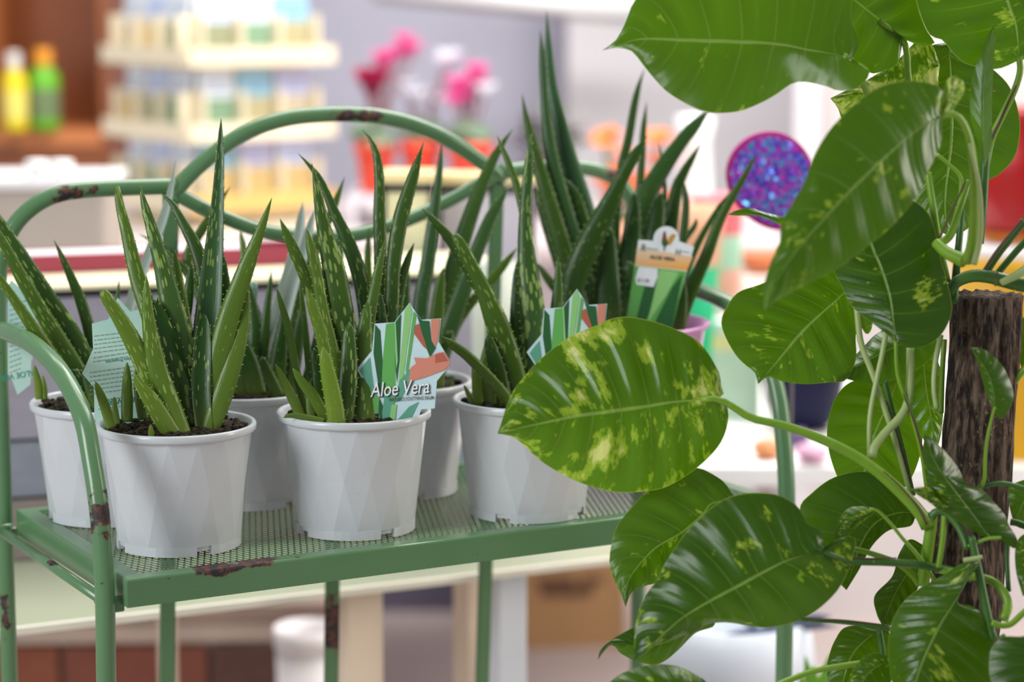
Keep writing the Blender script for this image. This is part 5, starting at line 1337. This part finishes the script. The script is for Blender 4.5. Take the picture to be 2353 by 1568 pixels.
def cyclamen(px, d, wpx, flowers, label, seed):
    rnd = random.Random(seed)
    c = P(px, 442, d); r = wpx*d/F/2
    root = empty('potted_cyclamen', (c.x, c.y, RZ_ + 0.0005), label, 'potted plant', 'potted cyclamens')
    hp = 0.098
    latheobj('pot', [(0, 0), (r*.68, 0), (r*.70, .003), (r*.9, hp*.78), (r, hp*.78), (r*1.03, hp), (r*.96, hp), (r*.86, hp*.8), (0, hp*.8)], M_RED, root, 32)
    O = root.location
    for i in range(16):
        a = rnd.uniform(0, 2*PI); rr_ = r*rnd.uniform(.1, .75); z = hp + rnd.uniform(0.0, .03)
        bm = bmesh.new(); cc = Vector((rr_*math.cos(a), rr_*math.sin(a), z)); up = Vector((math.cos(a)*.4, math.sin(a)*.4 - .3, 1)).normalized()
        m = Matrix.Translation(cc) @ up.to_track_quat('Z', 'Y').to_matrix().to_4x4() @ Matrix.Diagonal((.030, .026, .006, 1))
        bmesh.ops.create_uvsphere(bm, u_segments=10, v_segments=6, radius=1, matrix=m)
        lf = bobj('leaf', bm, M_CYL, root, True)
        tubeobj('leaf_stalk', [Vector((0, 0, hp*.8)), cc*0.6 + Vector((0, 0, hp*.4)), cc], .0014, M_CST, lf, 5)
    for fx, fy, fd, mat, s in flowers:
        cc = P(fx, fy, d + fd) - O
        bm = bmesh.new()
        for k in range(6):
            a = 2*PI*k/6 + rnd.uniform(-.2, .2)
            dv = Vector((math.cos(a)*.75, math.sin(a)*.75, .75)).normalized()
            petal(bm, cc, dv, Vector((-math.cos(a)*.6, -math.sin(a)*.6, .6)).normalized(), s, s*.62)
        f = bobj('flower', bm, mat, root, True)
        tubeobj('flower_stalk', [Vector((0, 0, hp*.8)), Vector((cc.x*.4, cc.y*.4, (hp*.8 + cc.z)/2)), cc], .0015, M_CST, f, 6)
fl = lambda cx, cy, sx, sy, n, m, s, sd: [(cx + random.Random(sd + i).uniform(-sx, sx), cy + random.Random(sd*7 + i).uniform(-sy, sy), random.Random(sd*3 + i).uniform(-.04, .04), m, s) for i in range(n)]
cyclamen(864, 4.60, 96, fl(856, 205, 24, 26, 9, M_MAG, .036, 1) + fl(890, 150, 22, 16, 4, M_PNK, .036, 2) + fl(938, 118, 20, 18, 4, M_PNK, .036, 3), 'potted cyclamen with deep magenta and pink blooms, beside the seed rack', 31)
cyclamen(968, 4.64, 96, fl(944, 232, 22, 18, 5, M_WHP, .034, 4) + fl(1028, 150, 18, 16, 5, M_WHP, .032, 5) + fl(1000, 235, 16, 18, 3, M_WHP, .022, 6), 'potted cyclamen with white blooms in the middle of the red pots', 32)
cyclamen(1080, 4.60, 104, fl(1066, 226, 30, 22, 9, M_PNK, .038, 7) + fl(1096, 186, 20, 14, 4, M_PNK, .034, 8) + fl(1114, 222, 16, 16, 2, M_WHP, .034, 9), 'potted cyclamen with bright pink blooms, rightmost of the red pots', 33)
# dark leafy plant to the right of them, in a maroon pot
r2c = P(1262, 442, 4.80)
lp = empty('potted_coleus', (r2c.x, r2c.y, BZ + 0.0005), 'dark-leaved plant in a maroon pot right of the cyclamens', 'potted plant')
latheobj('pot', [(0, 0), (.034, 0), (.046, .09), (.05, .09), (.05, .115), (.045, .115), (.042, .09), (0, .09)], plain('maroon_pot', srgb(120, 44, 52), 0.5), lp, 28)
rnd = random.Random(77)
for i in range(34):
    a = rnd.uniform(0, 2*PI); rr_ = rnd.uniform(.01, .085); z = .12 + rnd.uniform(0, .10)*(1 - rr_/.12)
    bm = bmesh.new(); dv = Vector((math.cos(a), math.sin(a), rnd.uniform(.0, .7))).normalized()
    petal(bm, Vector((rr_*.5*math.cos(a), rr_*.5*math.sin(a), z)), dv, Vector((0, 0, 1)), .05, .034)
    bobj('leaf', bm, plain('coleus_leaf', srgb(86, 70, 72), 0.5, var=.4) if i % 3 else M_CYL, lp, True)
tubeobj('stalk', [Vector((0, 0, .085)), Vector((0, 0, .16)), Vector((.004, 0, .21))], .003, M_CST, lp, 6)

# --- brown cabinet with bottles, far left
M_BRN = plain('brown_timber', srgb(128, 70, 34), 0.5, var=0.15, scale=8); M_BRL = plain('orange_timber', srgb(190, 116, 66), 0.5, var=0.12, scale=8)
cq = P(100, 300, 5.25)
cbn = empty('brown_cabinet', (cq.x, cq.y + 0.14, 0), 'open brown wooden cabinet with a thick shelf at the far left', 'cabinet')
zsft = ZD(298, 5.25)
boxobj('back_panel', (0, 0.13, 0.95), (0.27, 0.015, 1.9), M_BRN, cbn)
boxobj('side_panel', (-0.135, 0, 0.95), (0.018, 0.27, 1.9), M_BRL, cbn); boxobj('side_panel', (0.135, 0, 0.95), (0.018, 0.27, 1.9), M_BRN, cbn)
boxobj('shelf_board', (0, 0, zsft - 0.018), (0.252, 0.275, 0.036), M_BRL, cbn)
boxobj('door', (0, -0.125, (zsft - 0.036)/2 + 0.03), (0.250, 0.016, zsft - 0.10), M_BRN, cbn)
boxobj('top_board', (0, 0, 1.91), (0.29, 0.28, 0.02), M_BRN, cbn)
def bottle(px, wpx, y0, d, label, mbody, mcap, mlab):
    c = P(px, 298, d); r = wpx*d/F/2; h = ZD(y0, d) - zsft
    o = empty('bottle', (c.x, c.y, zsft + 0.0005), label, 'bottle')
    bb_ = latheobj('bottle_body', [(0, 0), (r*.95, 0), (r, .004), (r, h*.62), (r*.8, h*.72), (r*.42, h*.80), (r*.42, h*.86), (0, h*.86)], mbody, o, 28)
    latheobj('cap', [(r*.55, h*.80), (r*.58, h*.82), (r*.55, h), (0, h)], mcap, o, 24)
    latheobj('bottle_label', [(r*1.01, h*.14), (r*1.015, h*.15), (r*1.015, h*.5), (r*1.01, h*.51)], mlab, bb_, 28)
bottle(36, 56, 120, 5.22, 'yellow spray bottle on the brown cabinet shelf', plain('yellow_plastic', srgb(226, 204, 20), .4), plain('cap_white', srgb(214, 206, 200), .5), plain('pale_yellow_label', srgb(236, 220, 110), .5))
bottle(104, 70, 112, 5.26, 'green bottle with an orange cap beside the yellow one', plain('lime_plastic', srgb(96, 170, 30), .4), plain('orange_cap', srgb(216, 140, 26), .4), plain('dull_green_label', srgb(106, 124, 86), .5))

# --- grey trough with white rim; two white cups added as blurred highlights, left
gq = P(90, 440, 3.75)
tr = empty('grey_trough', (gq.x - 0.02, gq.y + 0.14, 0), 'tall grey-beige trough planter with a white rim at the left', 'planter'); tr.rotation_euler = (0, 0, 0.02)
zr_ = ZD(414, 3.75)
M_TR = plain('taupe_trough', srgb(178, 166, 156), 0.6, var=0.05)
boxobj('trough_body', (0, 0, (zr_ - 0.018)/2), (0.23, 0.20, zr_ - 0.018), M_TR, tr, 0, .01)
boxobj('trough_rim', (0, 0, zr_ - 0.009), (0.245, 0.215, 0.018), plain('white_rim', srgb(236, 234, 236), .4, var=.02), tr, 0, .004)
for i, (px, lab) in enumerate(((86, 'white glazed cup added as a highlight on the trough rim, nearer the cabinet'), (142, 'white glazed cup added as a highlight on the trough rim, nearer the seed rack'))):
    c = P(px, 410, 3.80)
    o = tag(latheobj('highlight_cup', [(0, 0), (.013, 0), (.018, .016), (.0185, .026), (.0165, .026), (.012, .004), (0, .004)], plain('white_glaze', srgb(250, 250, 250), .08, .8, var=.01), None, 24), lab, 'cup', 'white cups added as highlights on the trough')
    o.location = (c.x, c.y, zr_ + 0.0005)

# --- right: white table with clutter
T2 = 0.83
wtb = empty('white_table', (P(1900, 1000, 3.65).x + 0.11, 3.74, 0), 'bright white table with small bright goods behind the pothos', 'table')
M_WT = plain('bright_white_top', srgb(246, 246, 246), 0.35, var=0.01)
boxobj('table_top', (0, 0, T2 - 0.015), (1.05, 0.96, 0.03), M_WT, wtb, 0.0, 0.004)
for sx in (-1, 1):
    for sy in (-1, 1): boxobj('leg', (sx*0.47 if sx > 0 else -0.27, sy*0.42, (T2 - 0.03)/2), (0.045, 0.045, T2 - 0.03), M_WT, wtb)
def on_t2(px, d): 
    q = P(px, 900, d); return Vector((q.x, q.y, T2 + 0.0005))
# pale printed carton
pc = empty('printed_carton', on_t2(1672, 3.66), 'pale green carton with a yellow top band on the white table', 'box')
hh = ZD(748, 3.62) - T2
boxobj('carton_body', (0, 0.03, hh*0.36), (0.10, 0.06, hh*0.72), plain('pale_green_print', srgb(196, 220, 196), .5, var=.12, scale=30), pc)
boxobj('top_band', (0, 0.03, hh*0.80), (0.10, 0.06, hh*0.16), plain('pale_yellow_print', srgb(236, 226, 160), .5, var=.06), pc)
boxobj('carton_top', (0, 0.03, hh*0.94), (0.10, 0.06, hh*0.12), plain('mint_print', srgb(206, 226, 214), .5, var=.06), pc)
# navy bowl
nb = tag(latheobj('navy_bowl', [(0, 0), (.034, 0), (.048, .012), (.058, .040), (.064, .085), (.066, .10), (.062, .10), (.058, .08), (.05, .03), (0, .012)], plain('navy_glaze', srgb(8, 10, 52), .5, .2, var=.1), None, 40), 'deep navy bowl on the white table below the hanging leaf', 'bowl')
nb.location = on_t2(1846, 3.60)
# little packets
for i, (px, d, w, c, lab) in enumerate(((1764, 3.36, .042, (214, 140, 90), 'small orange sachet lying on the white table left of the post'), (1868, 3.33, .048, (226, 170, 196), 'small pink sachet lying on the white table right of the post'), (1838, 3.44, .03, (86, 60, 110), 'small purple sachet behind the pink one'))):
    bm = bmesh.new(); bmesh.ops.create_uvsphere(bm, u_segments=18, v_segments=10, radius=1.0)
    bmesh.ops.scale(bm, verts=bm.verts, vec=(w/2, .022, .014))
    for v in bm.verts: v.co.z += .014 + .002*math.sin(v.co.x*200)*math.cos(v.co.y*160)
    o = tag(bobj('sachet', bm, plain('sachet_%d' % i, srgb(*c), .4, var=.45, scale=50), None, True), lab, 'sachet', 'sachets on the white table')
    o.location = on_t2(px, d)
# red-pink basket and green sleeve, seen past the tall aloe
rb = empty('striped_tin', on_t2(1642, 3.80), 'tall round tin banded pink, mint and peach behind the tall aloe', 'tin')
hb = ZD(444, 3.80) - T2
for nm, z0, z1, c in (('lower_band', 0, .52, (226, 220, 216)), ('peach_band', .52, .66, (226, 170, 150)), ('mint_band', .66, .82, (170, 214, 186)), ('pink_band', .82, 1.0, (238, 120, 130))):
    z0 *= hb; z1 *= hb
    latheobj(nm, [(0, z0), (.040, z0), (.041, z0 + .003), (.041, z1 - .003), (.040, z1), (0, z1)], plain(nm, srgb(*c), .5, var=.08), rb, 32)
gs = empty('green_sleeve', on_t2(1604, 3.58), 'emerald green paper sleeve with orange tip behind the rooster label', 'wrapper')
hg = ZD(440, 3.58) - T2
latheobj('sleeve', [(.006, 0), (.012, .01), (.030, hg*.70), (.028, hg*.70), (.010, .012)], plain('emerald_paper', srgb(20, 176, 120), .5, var=.1), gs, 20)
latheobj('sleeve_top', [(.029, hg*.69), (.034, hg*.84), (.036, hg*.95), (.03, hg*.94), (.027, hg*.7)], plain('peach_paper', srgb(232, 176, 140), .5, var=.1), gs, 20)
tp = tag(latheobj('terracotta_dish', [(0, 0), (.03, 0), (.042, .03), (.046, .034), (.042, .034), (.034, .012), (0, .006)], plain('terracotta_dish', srgb(196, 116, 76), .6), None, 28), 'small terracotta dish on the far side of the white table', 'dish')
tp.location = on_t2(1752, 4.12)
# riser for it so that it stands at the right height
zd_ = ZD(622, 4.12)
rs_ = tag(boxobj('cream_block', (tp.location.x, tp.location.y, (T2 + zd_)/2), (.13, .12, zd_ - T2 - .002), plain('cream_block', srgb(222, 212, 204), .6, var=.04), None, 0, .004), 'cream block holding up the terracotta dish', 'block')
tp.location.z = zd_ + 0.0005
# glitter egg ornament on a stake
oe = P(1776, 418, 2.62)
M_ERIM = plain('magenta_rim', srgb(196, 44, 140), .4, var=.06)
k = N('purple_glitter'); tc = k.n('TexCoord'); vo = k.n('TexVoronoi'); vo.inputs['Scale'].default_value = 260; k.l(tc.outputs['Object'], vo.inputs['Vector'])
hs = k.n('HueSaturation'); hs.inputs['Saturation'].default_value = 1.0
sp = k.n('SeparateXYZ'); k.l(vo.outputs['Color'], sp.inputs[0])
c1 = k.mix(sp.outputs[0], srgb(70, 60, 214), srgb(196, 60, 196)); c1 = k.mix(k.ramp(sp.outputs[1], .62, .8), c1, srgb(60, 160, 220))
vm = k.n('VectorMath', operation='MULTIPLY_ADD'); k.l(vo.outputs['Color'], vm.inputs[0]); vm.inputs[1].default_value = (.9, .9, .9); vm.inputs[2].default_value = (-.45, -.45, -.45)
gn = k.n('NewGeometry'); va2 = k.n('VectorMath', operation='ADD'); k.l(vm.outputs[0], va2.inputs[0]); k.l(gn.outputs['Normal'], va2.inputs[1])
vn = k.n('VectorMath', operation='NORMALIZE'); k.l(va2.outputs[0], vn.inputs[0])
M_GLIT = k.bsdf(c1, .28, .6, vn.outputs[0], metal=.35)
eg = empty('glitter_ornament', (P(1836, 600, 2.62).x, oe.y, 0), 'egg-shaped purple glitter ornament with a magenta rim on a stake', 'ornament')
EO = eg.location.copy()
def egg(sc, y0, y1, mat, name):
    pts = []
    for i in range(48):
        a = 2*PI*i/48; x, z = math.cos(a), math.sin(a)
        rx = 0.0475*(1 + .10*z)*sc; rz = 0.0560*sc
        X, Z = rx*x, rz*z; q = math.radians(28)
        pts.append((X*math.cos(q) - Z*math.sin(q), X*math.sin(q) + Z*math.cos(q)))
    bm = bmesh.new(); f = [bm.verts.new(Vector((oe.x - EO.x + x, y0, oe.z + z))) for x, z in pts]; b = [bm.verts.new(Vector((oe.x - EO.x + x, y1, oe.z + z))) for x, z in pts]
    bm.faces.new(f); bm.faces.new(b[::-1])
    for i in range(48): bm.faces.new((f[i], b[i], b[(i + 1) % 48], f[(i + 1) % 48]))
    bmesh.ops.recalc_face_normals(bm, faces=bm.faces); return bobj(name, bm, mat, eg)
egg(1.0, -.002, .008, M_ERIM, 'rim'); egg(.90, -.0035, .004, M_GLIT, 'glitter_face')
tubeobj('stake', [Vector((0, .005, 0)), Vector((-.004, .005, oe.z - .10)), Vector((oe.x - EO.x + .018, .005, oe.z - .045))], .002, plain('stake_metal', srgb(120, 120, 120), .4), eg, 8)

# stacked red and yellow buckets on the white table, right edge
yb = empty('yellow_bucket', on_t2(2330, 3.42), 'yellow bucket on the white table behind the head of the bark pole', 'bucket')
hy = ZD(578, 3.42) - T2
latheobj('bucket_body', [(0, 0), (.080, 0), (.095, hy - .012), (.100, hy - .010), (.100, hy), (.094, hy), (.09, hy - .012), (.076, .01), (0, .01)], plain('yellow_bucket', srgb(232, 178, 30), .4, var=.08), yb, 44)
latheobj('bucket_lid', [(0, hy + .001), (.098, hy + .001), (.099, hy + .006), (.098, hy + .018), (0, hy + .018)], plain('white_lid', srgb(238, 232, 232), .4, var=.02), yb, 44)
rbk = empty('red_bucket', (yb.location.x + 0.012, yb.location.y, T2 + hy + 0.019), 'glossy red round pot with an orange foot stacked above the yellow bucket', 'bucket')
hr = ZD(246, 3.42) - rbk.location.z
latheobj('pot_body', [(0, .014), (.066, .014), (.088, .030), (.104, .075), (.106, hr*.7), (.096, hr - .01), (.1, hr), (.094, hr), (.09, hr*.7), (.06, .03), (0, .03)], plain('red_glaze', srgb(176, 10, 14), .3, .5, var=.12), rbk, 48)
latheobj('foot', [(0, 0), (.058, 0), (.068, .006), (.074, .016), (0, .016)], plain('orange_foot', srgb(214, 120, 30), .4, var=.1), rbk, 44)

# orange flowers in a pot, behind the tall aloe
oq = P(1462, 520, 3.95)
of = empty('potted_marigold', on_t2(1500, 4.05), 'bushy orange-flowered plant behind the tall aloe', 'potted plant')
of.location.x = oq.x
ho = ZD(500, 4.05) - T2
latheobj('pot', [(0, 0), (.05, 0), (.064, ho*.8), (.07, ho*.8), (.07, ho), (.064, ho), (.06, ho*.8), (0, ho*.8)], plain('peach_pot', srgb(236, 170, 140), .5), of, 30)
rnd = random.Random(4)
for i in range(22):
    cc = Vector((rnd.uniform(-.055, .05), rnd.uniform(-.04, .04), ho + rnd.uniform(.02, .15)))
    bm = bmesh.new()
    for k2 in range(9):
        a = 2*PI*k2/9; dv = Vector((math.cos(a), math.sin(a)*.7 - .3, rnd.uniform(.1, .7))).normalized()
        petal(bm, cc, dv, Vector((0, -.2, 1)).normalized(), .026, .02)
    bobj('flower', bm, plain('orange_petal', srgb(250, 140, 76), .6, var=.12, trans=.3), of, True)
    tubeobj('flower_stalk', [Vector((0, 0, ho*.8)), Vector((cc.x*.5, cc.y*.5, ho)), cc], .0016, plain('green_stalk', srgb(90, 130, 60), .6), of, 5)
# glossy white vase added to stand for the white glare behind the aloe
for i, (px, d, y0, lab) in enumerate(((1590, 4.14, 262, 'tall glossy white vase added for the glare behind the tall aloe'),)):
    h = ZD(y0, d) - T2
    o = tag(latheobj('glare_vase', [(0, 0), (.03, 0), (.036, h*.2), (.040, h*.45), (.03, h*.75), (.026, h*.9), (.034, h), (.03, h), (.022, h*.9), (0, h*.5)], plain('gloss_white', srgb(248, 248, 250), .06, .9, var=.01), None, 36), lab, 'vase')
    o.location = on_t2(px, d)
# --- white pot with blue-grey leaves low on the right, and a small green seedling
bp = P(1690, 1470, 2.98)
wp_ = empty('potted_agave', (bp.x, bp.y + .05, 0), 'large white pot with long blue-grey leaves low behind the right post', 'potted plant')
hp = ZD(1440, 2.98)
M_WP = plain('white_planter', srgb(214, 220, 232), .4, var=.03)
latheobj('pot', [(0, 0), (.075, 0), (.08, .01), (.103, hp*.6), (.106, hp*.92), (.097, hp), (.09, hp), (.09, hp*.9), (0, hp*.9)], M_WP, wp_, 48)
for i, (x0, y0, x1, y1, w) in enumerate(((1780, 1452, 1640, 1472, 22), (1790, 1450, 1910, 1418, 40), (1760, 1448, 1840, 1400, 30), (1740, 1450, 1690, 1400, 30), (1770, 1452, 1930, 1440, 26))):
    path = [P(x0 + (x1 - x0)*t, y0 + (y1 - y0)*t - 6*math.sin(PI*t), 2.98) for t in [q/10 for q in range(11)]]
    rad = [w*2.98/F/2*max(.06, math.sin(PI*(0.15 + .85*q/10))) for q in range(11)]
    tubeobj('leaf', path, rad, plain('blue_grey_leaf', srgb(96, 106, 128), .5, var=.2), wp_, 8, wp_.location, .4)
tubeobj('stalk', [Vector((.04, 0, hp*.85)), Vector((.045, 0, hp - .01)), P(1782, 1450, 2.98) - wp_.location], .008, MATS['blue_grey_leaf'], wp_, 8)
sd = P(1880, 1568, 2.62)
sg = empty('potted_seedling', (sd.x, sd.y, 0), 'small bright green seedling in a tall pot at the bottom right', 'potted plant')
zg = sd.z - 0.03
latheobj('pot', [(0, 0), (.04, 0), (.055, zg), (.05, zg), (.04, .02), (0, .02)], plain('grey_long_pot', srgb(150, 140, 140), .6), sg, 30)
mobj('soil', soil_mesh(.05, zg - .012, 41, 30), None, sg)
for i, (x, y) in enumerate(((1850, 1508), (1905, 1505), (1835, 1548), (1890, 1545), (1870, 1530))):
    path = [Vector((0, 0, zg - .01)).lerp(P(x, y, 2.62) - sd + Vector((0, 0, sd.z)), t) for t in [q/8 for q in range(9)]]
    tubeobj('leaf', path, [.0075*max(.1, math.sin(PI*(.1 + .9*q/8))) for q in range(9)], plain('seedling_green', srgb(110, 170, 40), .5, var=.2), sg, 8, None, .35)
